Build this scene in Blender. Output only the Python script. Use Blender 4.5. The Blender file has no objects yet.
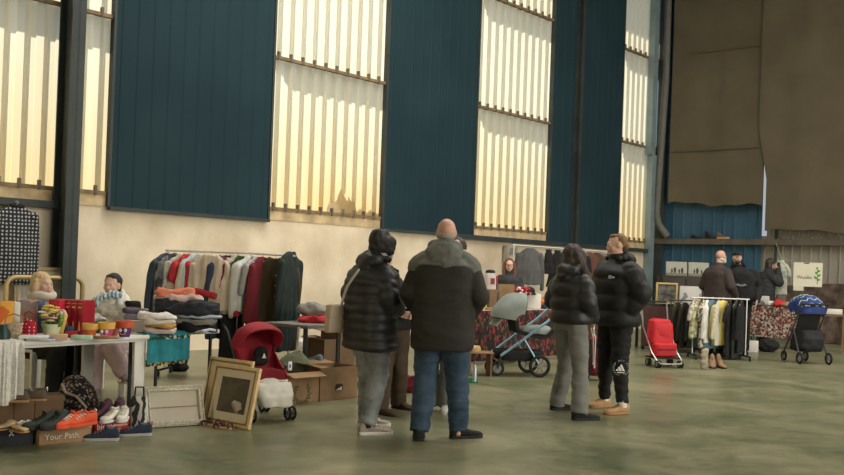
import bpy, math, random
from mathutils import Vector, Matrix, Euler, noise
random.seed(7)
PI = math.pi
COL = bpy.context.scene.collection
# ---------------------------------------------------------------- camera
F, PITCH, ROLL, SHIFT, CH = 923.0, 0.0075, 0.0362, 24.1, 1.36
cam_d = bpy.data.cameras.new('camera'); cam = bpy.data.objects.new('camera', cam_d); COL.objects.link(cam)
cam_d.sensor_width = 36; cam_d.sensor_fit = 'HORIZONTAL'; cam_d.lens = 36 * F / 844; cam_d.shift_y = SHIFT / 844
cam_d.clip_start = .05; cam_d.clip_end = 300
CM = Matrix.Rotation(PI / 2 + PITCH, 4, 'X') @ Matrix.Rotation(ROLL, 4, 'Z')
cam.matrix_world = Matrix.Translation((0, 0, CH)) @ CM
bpy.context.scene.camera = cam
R3 = CM.to_3x3()
def ray(px, py):
    return R3 @ Vector(((px - 422) / F, (237.5 - py + SHIFT) / F, -1))
def T(px, py, z=0.0):
    "world point of a pixel on the horizontal plane z"
    d = ray(px, py); k = (z - CH) / d.z
    return Vector((d.x * k, d.y * k, z))
def P(px, py, y):
    "world point of a pixel at forward distance y"
    d = ray(px, py); k = y / d.y
    return Vector((d.x * k, y, CH + d.z * k))
AZ = math.radians(42.67)
U = Vector((math.sin(AZ), math.cos(AZ), 0)); N = Vector((math.cos(AZ), -math.sin(AZ), 0))
WB = T(100, 355)
CO = None
def onwall(px, py, t=0.0):
    "(s, z): s runs along the long wall from the corner towards the camera, z up"
    d = ray(px, py); o = Vector((0, 0, CH)); b = WB + N * t
    k = (b - o).dot(N) / d.dot(N); p = o + d * k
    return p
_c = onwall(656, 240); CO = Vector((_c.x, _c.y, 0))
def S(px, py, t=0.0):
    p = onwall(px, py, t); return -(p - CO).dot(U), p.z
def B(px, py, s=0.0):
    "(t, z) on the back wall plane at s"
    d = ray(px, py); o = Vector((0, 0, CH)); b = CO - U * s
    k = (b - o).dot(U) / d.dot(U); p = o + d * k
    return (p - CO).dot(N), p.z
HALL = Matrix(((-U.x, N.x, 0, CO.x), (-U.y, N.y, 0, CO.y), (0, 0, 1, 0), (0, 0, 0, 1)))
# hall frame: x = s, y = t, z (left-handed axes are avoided by building meshes straight in world space)
def H(s, t, z): return CO - U * s + N * t + Vector((0, 0, z))
RZU = math.atan2(U.y, U.x)      # rotation that turns local x along U
RZN = math.atan2(N.y, N.x)      # rotation that turns local x along N
# ---------------------------------------------------------------- materials
def mat(name, col, rough=.8, metal=0, var=.12, scale=6, bump=0, bscale=40, spec=.3, col2=None, stretch=None, sheen=0, alpha=1):
    m = bpy.data.materials.new(name); m.use_nodes = True
    nt = m.node_tree; b = nt.nodes['Principled BSDF']
    b.inputs['Roughness'].default_value = rough; b.inputs['Metallic'].default_value = metal
    b.inputs['Specular IOR Level'].default_value = spec
    if sheen: b.inputs['Sheen Weight'].default_value = sheen
    if alpha < 1: b.inputs['Alpha'].default_value = alpha
    tc = nt.nodes.new('ShaderNodeTexCoord'); vec = tc.outputs['Object']
    if stretch:
        mp = nt.nodes.new('ShaderNodeMapping'); mp.inputs['Scale'].default_value = stretch
        nt.links.new(vec, mp.inputs['Vector']); vec = mp.outputs['Vector']
    c = Vector(col)
    if var or col2:
        n = nt.nodes.new('ShaderNodeTexNoise'); n.inputs['Scale'].default_value = scale; n.inputs['Detail'].default_value = 4
        nt.links.new(vec, n.inputs['Vector'])
        r = nt.nodes.new('ShaderNodeValToRGB'); r.color_ramp.elements[0].position = .3; r.color_ramp.elements[1].position = .7
        a = c * (1 - var); d = Vector(col2) if col2 else c * (1 + var)
        r.color_ramp.elements[0].color = (*a, 1); r.color_ramp.elements[1].color = (*d, 1)
        nt.links.new(n.outputs['Fac'], r.inputs['Fac']); nt.links.new(r.outputs['Color'], b.inputs['Base Color'])
    else:
        b.inputs['Base Color'].default_value = (*c, 1)
    if bump:
        n2 = nt.nodes.new('ShaderNodeTexNoise'); n2.inputs['Scale'].default_value = bscale; n2.inputs['Detail'].default_value = 3
        nt.links.new(vec, n2.inputs['Vector'])
        bp = nt.nodes.new('ShaderNodeBump'); bp.inputs['Strength'].default_value = bump; bp.inputs['Distance'].default_value = .02
        nt.links.new(n2.outputs['Fac'], bp.inputs['Height']); nt.links.new(bp.outputs['Normal'], b.inputs['Normal'])
    return m
def pattern(name, cols, kind='cells', scale=20, rough=.85, stretch=(1, 1, 1), width=.5, dist=0):
    "cells: random coloured patches; stripes / zebra: bands along local x; dots: round spots"
    m = bpy.data.materials.new(name); m.use_nodes = True
    nt = m.node_tree; b = nt.nodes['Principled BSDF']; b.inputs['Roughness'].default_value = rough
    b.inputs['Specular IOR Level'].default_value = .2
    tc = nt.nodes.new('ShaderNodeTexCoord'); mp = nt.nodes.new('ShaderNodeMapping'); mp.inputs['Scale'].default_value = stretch
    nt.links.new(tc.outputs['Object'], mp.inputs['Vector'])
    r = nt.nodes.new('ShaderNodeValToRGB'); r.color_ramp.interpolation = 'CONSTANT'
    if kind == 'dots2':
        sx = nt.nodes.new('ShaderNodeSeparateXYZ'); cx = nt.nodes.new('ShaderNodeCombineXYZ'); nt.links.new(mp.outputs['Vector'], sx.inputs[0]); nt.links.new(sx.outputs['X'], cx.inputs['X']); nt.links.new(sx.outputs['Z'], cx.inputs['Y'])
        v = nt.nodes.new('ShaderNodeTexVoronoi'); v.voronoi_dimensions = '2D'; v.inputs['Scale'].default_value = scale; v.inputs['Randomness'].default_value = .15; nt.links.new(cx.outputs[0], v.inputs['Vector']); out = v.outputs['Distance']
    elif kind in ('cells', 'dots'):
        v = nt.nodes.new('ShaderNodeTexVoronoi'); v.inputs['Scale'].default_value = scale
        if kind == 'dots': v.inputs['Randomness'].default_value = 0
        nt.links.new(mp.outputs['Vector'], v.inputs['Vector'])
        if kind == 'cells':
            sp = nt.nodes.new('ShaderNodeSeparateColor'); nt.links.new(v.outputs['Color'], sp.inputs['Color']); out = sp.outputs['Red']
        else: out = v.outputs['Distance']
    else:
        v = nt.nodes.new('ShaderNodeTexWave'); v.inputs['Scale'].default_value = scale
        v.inputs['Distortion'].default_value = dist; v.inputs['Detail Scale'].default_value = 2
        nt.links.new(mp.outputs['Vector'], v.inputs['Vector']); out = v.outputs['Fac']
    els = r.color_ramp.elements
    pos = [i / len(cols) for i in range(len(cols))] if len(cols) > 2 else [0, width]
    while len(els) < len(cols): els.new(.5)
    for e, p_, c in zip(els, pos, cols): e.position = p_; e.color = (*c, 1)
    nt.links.new(out, r.inputs['Fac']); nt.links.new(r.outputs['Color'], b.inputs['Base Color'])
    return m
# ---------------------------------------------------------------- mesh building
LATE = []      # (object, voxel, smooth steps, noise amp, noise scale xyz, extra mesh data, fold fn)
class MB:
    def __init__(s): s.v = []; s.f = []
    def add(s, vs, fs):
        k = len(s.v); s.v += [tuple(v) for v in vs]; s.f += [tuple(i + k for i in f) for f in fs]; return s
    def box(s, c, d, rot=None, bev=0):
        x, y, z = d[0] / 2, d[1] / 2, d[2] / 2
        vs = [Vector((i * x, j * y, k * z)) for i in (-1, 1) for j in (-1, 1) for k in (-1, 1)]
        if rot is not None:
            R = rot if isinstance(rot, Matrix) else Euler(rot).to_matrix()
            vs = [R @ v for v in vs]
        c = Vector(c)
        return s.add([v + c for v in vs], [(0, 1, 3, 2), (4, 6, 7, 5), (0, 4, 5, 1), (2, 3, 7, 6), (0, 2, 6, 4), (1, 5, 7, 3)])
    def rings(s, rings, cap=True, closed=False):
        "list of equally long point rings, joined into a tube"
        n = len(rings[0]); vs = [p for r in rings for p in r]; fs = []
        m = len(rings)
        for i in range(m if closed else m - 1):
            i2 = (i + 1) % m
            for j in range(n):
                k = (j + 1) % n
                fs.append((i * n + j, i * n + k, i2 * n + k, i2 * n + j))
        if cap and not closed:
            fs.append(tuple(reversed(range(n)))); fs.append(tuple(range((m - 1) * n, m * n)))
        return s.add(vs, fs)
    def tube(s, pts, r, n=8, cap=True, closed=False):
        pts = [Vector(p) for p in pts]; m = len(pts); rs = r if isinstance(r, (list, tuple)) else [r] * m
        rings = []; up = None
        for i, p in enumerate(pts):
            if closed: d = pts[(i + 1) % m] - pts[i - 1]
            else: d = pts[min(i + 1, m - 1)] - pts[max(i - 1, 0)]
            if d.length < 1e-9: d = Vector((0, 0, 1))
            d.normalize()
            if up is None: up = Vector((0, 0, 1)) if abs(d.z) < .9 else Vector((0, 1, 0))
            a = d.cross(up)
            if a.length < 1e-4: a = d.cross(Vector((1, 0, 0)))
            a.normalize(); b = a.cross(d).normalized(); up = b
            rings.append([p + (a * math.cos(2 * PI * k / n) + b * math.sin(2 * PI * k / n)) * rs[i] for k in range(n)])
        return s.rings(rings, cap, closed)
    def cap(s, a, b, ra, rb, n=12, k=3):
        "capsule with two radii"
        a, b = Vector(a), Vector(b); d = (b - a); L = max(d.length, 1e-5); d = d / L
        pts, rs = [], []
        for i in range(k + 1):
            t = PI / 2 * (1 - i / k); pts.append(a - d * ra * math.sin(t)); rs.append(max(ra * math.cos(t), .0005))
        for i in range(k + 1):
            t = PI / 2 * i / k; pts.append(b + d * rb * math.sin(t)); rs.append(max(rb * math.cos(t), .0005))
        return s.tube(pts, rs, n)
    def chain(s, pts, rs, n=12):
        for i in range(len(pts) - 1): s.cap(pts[i], pts[i + 1], rs[i], rs[i + 1], n)
        return s
    def ell(s, c, r, rot=None, n=16, m=10):
        c = Vector(c); R = Euler(rot).to_matrix() if rot is not None else Matrix.Identity(3); rings = []
        for i in range(m + 1):
            t = PI * i / m; z = -math.cos(t); q = max(math.sin(t), .004)
            rings.append([c + R @ Vector((r[0] * q * math.cos(2 * PI * k / n), r[1] * q * math.sin(2 * PI * k / n), r[2] * z)) for k in range(n)])
        return s.rings(rings)
    def loft(s, secs, n=24, e=2.0):
        "secs: (x, y, z, rx, ry) horizontal super-ellipse sections from bottom to top"
        rings = []
        for q in secs:
            x, y, z, rx, ry = q[:5]; ring = []
            for k in range(n):
                t = 2 * PI * k / n; c, d = math.cos(t), math.sin(t)
                ring.append(Vector((x + rx * math.copysign(abs(c) ** (2 / e), c), y + ry * math.copysign(abs(d) ** (2 / e), d), z)))
            rings.append(ring)
        return s.rings(rings)
    def lathe(s, prof, n=20, c=(0, 0, 0)):
        c = Vector(c)
        return s.rings([[c + Vector((r * math.cos(2 * PI * k / n), r * math.sin(2 * PI * k / n), z)) for k in range(n)] for r, z in prof])
    def prism(s, out, d, axis='y', c=(0, 0, 0)):
        "outline of (a, b) pairs pushed along an axis by d, centred"
        c = Vector(c); n = len(out); vs = []
        for sd in (-d / 2, d / 2):
            for a, b in out:
                vs.append(c + Vector({'y': (a, sd, b), 'x': (sd, a, b), 'z': (a, b, sd)}[axis]))
        fs = [tuple(range(n)), tuple(reversed(range(n, 2 * n)))] + [(i, i + n, (i + 1) % n + n, (i + 1) % n) for i in range(n)]
        return s.add(vs, fs)
    def sheet(s, grid, th=.0):
        "grid of points (rows of equal length); th gives thickness along vertex normals"
        R_, C_ = len(grid), len(grid[0]); G = [[Vector(p) for p in r] for r in grid]
        fs = [(i * C_ + j, i * C_ + j + 1, (i + 1) * C_ + j + 1, (i + 1) * C_ + j) for i in range(R_ - 1) for j in range(C_ - 1)]
        if not th: return s.add([p for r in G for p in r], fs)
        top = []
        for i in range(R_):
            for j in range(C_):
                a = G[min(i + 1, R_ - 1)][j] - G[max(i - 1, 0)][j]; b = G[i][min(j + 1, C_ - 1)] - G[i][max(j - 1, 0)]
                nn = a.cross(b); nn = nn.normalized() if nn.length > 1e-9 else Vector((0, 0, 1))
                top.append(G[i][j] + nn * th)
        k = R_ * C_
        vs = [p for r in G for p in r] + top
        fs2 = [tuple(reversed([q + k for q in f])) for f in fs]
        edge = [i for i in range(C_)] + [i * C_ + C_ - 1 for i in range(1, R_)] + [(R_ - 1) * C_ + j for j in range(C_ - 2, -1, -1)] + [i * C_ for i in range(R_ - 2, 0, -1)]
        sd = [(edge[i], edge[i - 1], edge[i - 1] + k, edge[i] + k) for i in range(len(edge))]
        return s.add(vs, fs + fs2 + sd)
    def move(s, loc=(0, 0, 0), rot=None, k0=0):
        R = Euler(rot).to_matrix() if rot is not None else Matrix.Identity(3); l = Vector(loc)
        s.v[k0:] = [tuple(R @ Vector(v) + l) for v in s.v[k0:]]; return s
    def build(s, name, m, parent=None, smooth=True, bev=0, vox=0, sm=4, amp=0, ns=(6, 6, 6), extra=None, fn=None, ang=40):
        me = bpy.data.meshes.new(name); me.from_pydata(s.v, [], s.f); me.update()
        o = bpy.data.objects.new(name, me); COL.objects.link(o)
        if m: me.materials.append(m)
        if parent: o.parent = parent
        if smooth:
            me.polygons.foreach_set('use_smooth', [True] * len(me.polygons))
        if bev:
            b = o.modifiers.new('b', 'BEVEL'); b.width = bev; b.segments = 2; b.limit_method = 'ANGLE'; b.angle_limit = .6
        if vox:
            r = o.modifiers.new('r', 'REMESH'); r.mode = 'VOXEL'; r.voxel_size = vox; r.use_smooth_shade = True
            if sm:
                w = o.modifiers.new('s', 'SMOOTH'); w.iterations = sm; w.factor = .5
        if bev or vox or amp or extra or fn: LATE.append((o, amp, ns, extra, fn))
        elif smooth and ang: flat_edges(me, ang)
        return o
def flat_edges(me, ang=40):
    try: me.set_sharp_from_angle(angle=math.radians(ang))
    except Exception: pass
def finish():
    bpy.context.view_layer.update()
    dg = bpy.context.evaluated_depsgraph_get(); new = []
    for o, amp, ns, extra, fn in LATE:
        me = bpy.data.meshes.new_from_object(o.evaluated_get(dg), preserve_all_data_layers=True, depsgraph=dg); new.append(me)
    users = {}
    for (o, amp, ns, extra, fn), me in zip(LATE, new):
        rm = any(md.type == 'REMESH' for md in o.modifiers)
        o.modifiers.clear(); old = o.data; me.name = o.name
        if amp or fn:
            seed = Vector((hash(o.name) % 97 * 1.37, len(me.vertices) % 89, 3.1)); me.update()
            nrm = [v.normal.copy() for v in me.vertices]
            for v, nn in zip(me.vertices, nrm):
                p = v.co.copy()
                if amp:
                    q = Vector((p.x * ns[0], p.y * ns[1], p.z * ns[2])) + seed
                    v.co = v.co + nn * amp * (noise.noise(q) + .5 * noise.noise(q * 2.1))
                if fn: v.co = fn(v.co.copy(), nn)
        if extra:
            n0 = len(me.vertices); vs = [tuple(v.co) for v in me.vertices] + extra.v
            fs = [tuple(p.vertices) for p in me.polygons] + [tuple(i + n0 for i in f) for f in extra.f]
            m2 = bpy.data.meshes.new(o.name); m2.from_pydata(vs, [], fs); m2.update()
            for mm in me.materials: m2.materials.append(mm)
            me = m2
        if rm or extra: me.polygons.foreach_set('use_smooth', [True] * len(me.polygons))
        else: flat_edges(me, 40)
        me.update()
        for q in [x for x in bpy.data.objects if x.data == old]: q.data = me
def tag(o, label=None, cat=None, group=None, kind=None):
    if label: o['label'] = label
    if cat: o['category'] = cat
    if group: o['group'] = group
    if kind: o['kind'] = kind
    return o
def thing(name, label, cat, loc=(0, 0, 0), rz=0, group=None, rot=None):
    o = bpy.data.objects.new(name, None); COL.objects.link(o); o.empty_display_size = .1
    o.location = loc; o.rotation_euler = rot if rot is not None else (0, 0, rz)
    return tag(o, label, cat, group)
def put(o, loc, rz=0, rot=None):
    o.location = loc; o.rotation_euler = rot if rot is not None else (0, 0, rz); return o
def struct(o): o['kind'] = 'structure'; return o
def text(body, size, name, m, parent, loc, rot, ext=.002, align='LEFT', shear=0):
    c = bpy.data.curves.new(name, 'FONT'); c.body = body; c.size = size; c.extrude = ext; c.align_x = align; c.shear = shear; c.resolution_u = 3
    t = bpy.data.objects.new(name + '_curve', c); COL.objects.link(t)
    bpy.context.view_layer.update()
    me = bpy.data.meshes.new_from_object(t.evaluated_get(bpy.context.evaluated_depsgraph_get()))
    bpy.data.objects.remove(t)
    o = bpy.data.objects.new(name, me); COL.objects.link(o); me.materials.clear(); me.materials.append(m)
    o.parent = parent; o.location = loc; o.rotation_euler = rot
    return o
# ---------------------------------------------------------------- the hall
def corrugate(s0, s1, z0, z1, t, pitch, depth, prof, th=0, lean=0, hole=None):
    "ribbed sheet between s0 and s1; prof lists (fraction of pitch, depth fraction)"
    n = max(1, round((s1 - s0) / pitch)); pw = (s1 - s0) / n; xs = []
    for i in range(n):
        for a, d in prof: xs.append((s0 + (i + a) * pw, d * depth))
    xs.append((s1, prof[0][1] * depth))
    def zb_(s):
        if hole and hole[0] < s < hole[1]: return z0 + hole[2] * (.8 + .25 * math.sin(s * 37) + .15 * math.sin(s * 71))
        return z0
    return [[H(s, t + d, zb_(s) + (z1 - zb_(s)) * k / 6) for s, d in xs] for k in range(7)]
TRAP = [(0, 0), (.40, 0), (.50, 1), (.90, 1)]
RIB = [(0, 0), (.40, 0), (.46, 1), (.54, 1), (.60, 0)]
m_plaster = mat('plaster', (.62, .51, .36), .9, var=.10, scale=1.6, bump=.15, bscale=18, col2=(.76, .66, .50))
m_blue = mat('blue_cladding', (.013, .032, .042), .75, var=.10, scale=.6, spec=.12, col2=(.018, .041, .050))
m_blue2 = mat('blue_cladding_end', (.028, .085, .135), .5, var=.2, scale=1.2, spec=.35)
m_steel = mat('dark_steel', (.035, .043, .042), .6, var=.2, scale=3)
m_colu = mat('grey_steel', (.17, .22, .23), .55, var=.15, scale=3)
m_girt = mat('girt', (.10, .085, .065), .7, var=.2, scale=4)
m_wood = mat('purlin_wood', (.20, .14, .075), .85, var=.3, scale=8)
m_galv = mat('galvanised', (.28, .26, .22), .5, metal=.2, var=.2, scale=2, stretch=(1, 1, .2))
m_tarp = mat('brown_tarp', (.108, .090, .060), .95, var=.08, scale=1.2, bump=.5, bscale=120, col2=(.125, .105, .070), spec=.1)
m_pipe = mat('grey_pipe', (.11, .11, .10), .6)
m_bracket = mat('bracket', (.12, .10, .07), .6)
def translucent():
    m = bpy.data.materials.new('fibreglass'); m.use_nodes = True; nt = m.node_tree; nt.nodes.clear()
    o = nt.nodes.new('ShaderNodeOutputMaterial'); t = nt.nodes.new('ShaderNodeBsdfTranslucent'); d = nt.nodes.new('ShaderNodeBsdfDiffuse')
    mx = nt.nodes.new('ShaderNodeMixShader'); mx.inputs[0].default_value = .22
    g = nt.nodes.new('ShaderNodeNewGeometry'); sp = nt.nodes.new('ShaderNodeSeparateXYZ'); nt.links.new(g.outputs['Position'], sp.inputs[0])
    n = nt.nodes.new('ShaderNodeTexNoise'); n.inputs['Scale'].default_value = 1.5; n.inputs['Detail'].default_value = 5
    mp = nt.nodes.new('ShaderNodeMapping'); mp.inputs['Scale'].default_value = (5, 5, .35)
    nt.links.new(g.outputs['Position'], mp.inputs['Vector']); nt.links.new(mp.outputs['Vector'], n.inputs['Vector'])
    # aged, yellowed lower ends of the sheets
    mr = nt.nodes.new('ShaderNodeMapRange'); mr.inputs['From Min'].default_value = 2.0; mr.inputs['From Max'].default_value = 4.6
    nt.links.new(sp.outputs['Z'], mr.inputs['Value'])
    ad = nt.nodes.new('ShaderNodeMath'); ad.operation = 'MULTIPLY_ADD'; ad.inputs[1].default_value = .7; ad.inputs[2].default_value = -.35
    nt.links.new(n.outputs['Fac'], ad.inputs[0])
    a2 = nt.nodes.new('ShaderNodeMath'); a2.operation = 'ADD'; nt.links.new(mr.outputs[0], a2.inputs[0]); nt.links.new(ad.outputs[0], a2.inputs[1])
    r = nt.nodes.new('ShaderNodeValToRGB'); r.color_ramp.elements[0].color = (.84, .68, .38, 1); r.color_ramp.elements[1].color = (.90, .87, .72, 1)
    nt.links.new(a2.outputs[0], r.inputs['Fac'])
    nt.links.new(r.outputs['Color'], t.inputs['Color']); nt.links.new(r.outputs['Color'], d.inputs['Color'])
    nt.links.new(t.outputs[0], mx.inputs[1]); nt.links.new(d.outputs[0], mx.inputs[2]); nt.links.new(mx.outputs[0], o.inputs[0])
    return m
m_trans = translucent()
def floor_mat():
    m = bpy.data.materials.new('polished_concrete'); m.use_nodes = True; nt = m.node_tree; b = nt.nodes['Principled BSDF']
    g = nt.nodes.new('ShaderNodeNewGeometry')
    n = nt.nodes.new('ShaderNodeTexNoise'); n.inputs['Scale'].default_value = 1.1; n.inputs['Detail'].default_value = 8; n.inputs['Roughness'].default_value = .62; n.inputs['Distortion'].default_value = .8
    n2 = nt.nodes.new('ShaderNodeTexNoise'); n2.inputs['Scale'].default_value = 7.5; n2.inputs['Detail'].default_value = 8; n2.inputs['Roughness'].default_value = .75; n2.inputs['Distortion'].default_value = 1.2
    fm = nt.nodes.new('ShaderNodeMapping'); fm.inputs['Rotation'].default_value = (0, 0, .3); fm.inputs['Scale'].default_value = (.7, 1.7, 1); nt.links.new(g.outputs['Position'], fm.inputs['Vector'])
    nt.links.new(g.outputs['Position'], n.inputs['Vector']); nt.links.new(fm.outputs['Vector'], n2.inputs['Vector'])
    r = nt.nodes.new('ShaderNodeValToRGB'); e = r.color_ramp.elements
    e[0].position = .36; e[0].color = (.058, .080, .036, 1); e[1].position = .66; e[1].color = (.29, .265, .165, 1)
    q = e.new(.5); q.color = (.155, .158, .088, 1)
    mx = nt.nodes.new('ShaderNodeMath'); mx.operation = 'MULTIPLY_ADD'; mx.inputs[1].default_value = .45; nt.links.new(n2.outputs['Fac'], mx.inputs[0])
    h = nt.nodes.new('ShaderNodeMath'); h.operation = 'MULTIPLY'; h.inputs[1].default_value = .55; nt.links.new(n.outputs['Fac'], h.inputs[0]); nt.links.new(h.outputs[0], mx.inputs[2])
    nt.links.new(mx.outputs[0], r.inputs['Fac']); nt.links.new(r.outputs['Color'], b.inputs['Base Color'])
    rr = nt.nodes.new('ShaderNodeMapRange'); rr.inputs['To Min'].default_value = .22; rr.inputs['To Max'].default_value = .42
    nt.links.new(n2.outputs['Fac'], rr.inputs['Value']); nt.links.new(rr.outputs[0], b.inputs['Roughness'])
    b.inputs['Specular IOR Level'].default_value = .42
    return m
m_floor = floor_mat()
ZP = S(250, 218)[1]                                   # top of the plaster
ZTOP = 9.4
struct(MB().box(H(20, 15, -.1), (46, 40, .2), (0, 0, RZU)).build('floor', m_floor, smooth=False))
struct(MB().box(H(21, 15, ZTOP + .1), (46, 34, .2), (0, 0, RZU)).build('ceiling', mat('ceiling', (.3, .3, .28)), smooth=False))
# plaster wall
struct(MB().box(H(17, -.14, ZP / 2), (36, .24, ZP), (0, 0, RZU)).build('wall_left', m_plaster, smooth=False))
# heights of the sheet joints
ZJ1 = S(330, 71)[1]; ZJ2 = S(540, 16)[1]; ZJ0 = S(300, 212)[1]
print('ZP', ZP, 'ZJ', ZJ0, ZJ1, ZJ2, 'CO', CO)
edges = {}
for k, px, py in [('a', 107, 205), ('b', 267, 216), ('c', 381, 226), ('d', 471.5, 234), ('e', 546.5, 240), ('f', 616.5, 235), ('g', 645, 240)]:
    edges[k] = S(px, py)[0]
print(edges)
trans = [(edges['a'] - .12, edges['a'] + 7.5), (edges['c'] - .1, edges['b'] + .1), (edges['e'] - .1, edges['d'] + .1), (edges['g'] - .5, edges['f'] + .1)]
GAP = S(571.3, 200)[0]
blue = [(edges['b'], edges['a']), (edges['d'], edges['c']), (edges['f'], GAP - .03), (GAP + .03, edges['e'])]
PITCHT = (edges['b'] - edges['c']) / 10
HOLE = (S(357, 215)[0], S(330, 210)[0], .40)
struct(MB().box(H((HOLE[0] + HOLE[1]) / 2 - .3, -.55, ZJ0 - .1), (2.2, .1, 1.3), (0, 0, RZU)).build('wall_parapet', m_plaster, smooth=False))
k = 0
for i, (s0, s1) in enumerate(trans):
    lv = [(ZJ0, ZJ1), (ZJ1, ZJ2), (ZJ2, ZTOP)]
    for zj in (ZJ1, ZJ2): struct(MB().box(H((s0 + s1) / 2, -.33, zj + .03), (s1 - s0, .44, .03), (0, 0, RZU)).build('trim_ledge', m_wood, smooth=False))  # unseen outer ledges, added to cast the shade band below each joint
    for j, (z0, z1) in enumerate(lv):
        k += 1
        struct(MB().sheet(corrugate(s0, s1, z0, z1, -.10, PITCHT, .050, TRAP, hole=(HOLE if i == 1 and j == 0 else None))).build('window_%d' % k, m_trans, smooth=False))
struct(MB().box(H(33, -.05, 5), (21, .1, 10), (0, 0, RZU)).build('wall_left_far', m_plaster, smooth=False)); struct(MB().box(H(43.5, 15, 5), (.2, 34, 10), (0, 0, RZU)).build('wall_front', m_plaster, smooth=False))
for i, (s0, s1) in enumerate(blue):
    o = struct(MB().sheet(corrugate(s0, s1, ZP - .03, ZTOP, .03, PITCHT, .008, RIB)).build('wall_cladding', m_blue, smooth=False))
    struct(MB().box(H((s0 + s1) / 2, .05, ZP - .02), (s1 - s0, .07, .05), (0, 0, RZU)).build('trim_%d' % (i + 1), m_steel, smooth=False))
    for s_ in (s0, s1):
        struct(MB().box(H(s_, .0, (ZP + ZTOP) / 2), (.04, .1, ZTOP - ZP), (0, 0, RZU)).build('trim_%d' % (10 + 2 * i + (s_ == s1)), m_steel, smooth=False))
# purlins behind the sheets' joints, bottom purlin, timber strip and dark fixing brackets
n_ = 30
for i, (s0, s1) in enumerate(trans):
    for z in (ZJ0, ZJ1, ZJ2):
        n_ += 1
        struct(MB().box(H((s0 + s1) / 2, -.02, z + .02), (s1 - s0, .07, .05), (0, 0, RZU)).build('trim_%d' % n_, m_wood, smooth=False))
        m = MB(); c = round((s1 - s0) / PITCHT)
        for q in range(c):
            sq = s0 + (q + .15) * (s1 - s0) / c
            m.box(H(sq, .0, z + .05), (.035, .05, .13), (0, 0, RZU))
        struct(m.build('trim_%d' % (n_ + 40), m_bracket, smooth=False))
    n_ += 1
    struct(MB().box(H((s0 + s1) / 2, -.03, (ZP + ZJ0) / 2), (s1 - s0, .05, ZJ0 - ZP), (0, 0, RZU)).build('trim_%d' % n_, mat('timber_strip', (.50, .38, .22), .9, var=.3, scale=5), smooth=False))
# dark rail along the plaster top
for i, (a, b) in enumerate([(S(55, 200)[0], S(55, 200)[0] + 6), (.4, edges['d'] + .6)]):
    struct(MB().box(H((a + b) / 2, .06, ZP - .035), (b - a, .12, .09), (0, 0, RZU)).build('trim_%d' % (90 + i), m_steel, smooth=False))
# steel columns
def ibeam(s, t, z0, z1, w=.2, d=.3, tf=.03, name='column', m=None):
    b = MB()
    b.box(H(s, t - d / 2 + tf / 2, (z0 + z1) / 2), (w, tf, z1 - z0), (0, 0, RZU)); b.box(H(s, t + d / 2 - tf / 2, (z0 + z1) / 2), (w, tf, z1 - z0), (0, 0, RZU))
    b.box(H(s, t, (z0 + z1) / 2), (.03, d, z1 - z0), (0, 0, RZU))
    return struct(b.build(name, m or m_steel, smooth=False))
sc_, _ = S(68, 150, .22)
ibeam(sc_, .22, 0, ZTOP, .19, .36, m=m_steel)
sc2, _ = S(577.5, 150, .12)
ibeam(sc2, .12, 0, ZTOP, .1, .16)
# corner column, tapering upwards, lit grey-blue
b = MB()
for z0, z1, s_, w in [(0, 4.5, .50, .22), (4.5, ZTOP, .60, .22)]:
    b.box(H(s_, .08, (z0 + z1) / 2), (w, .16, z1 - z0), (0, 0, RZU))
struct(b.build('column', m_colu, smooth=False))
struct(MB().box(H(.12, .14, ZTOP / 2), (.26, .1, ZTOP), (0, 0, RZN)).build('column', m_steel, smooth=False))  # dark box painting the shaded recess between corner column and pipe, no real column
# end wall
tb = lambda px, py=200, s=0: B(px, py, s)[0]
t_split = tb(763)
def endsheet(t0, t1, z0, z1, s, pitch, depth, prof):
    n = max(1, round((t1 - t0) / pitch)); pw = (t1 - t0) / n; xs = []
    for i in range(n):
        for a, d in prof: xs.append((t0 + (i + a) * pw, d * depth))
    xs.append((t1, prof[0][1] * depth))
    return [[H(s + d, t, z0 + (z1 - z0) * q / 3) for t, d in xs] for q in range(4)]
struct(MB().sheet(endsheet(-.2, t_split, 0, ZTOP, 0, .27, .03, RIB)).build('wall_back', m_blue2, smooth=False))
struct(MB().sheet(endsheet(t_split - .05, t_split + 14, 0, B(763, 236, 0)[1], -.05, .22, .03, RIB)).build('wall_back_metal', m_galv, smooth=False))
zb = B(750, 242, .15)[1]
struct(MB().sheet(endsheet(t_split + .10, t_split + 14, B(763, 236, 0)[1], ZTOP, -.05, .22, .03, RIB)).build('wall_back_metal', m_galv, smooth=False))
struct(MB().box(H(.15, 8, zb), (16, .14, .14), (0, 0, RZN)).build('beam', m_girt, smooth=False))
tp = tb(777, 235)
struct(MB().box(H(.06, tp, 1.6), (.05, .06, 3.2), (0, 0, RZN)).build('trim_95', m_steel, smooth=False))
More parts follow.
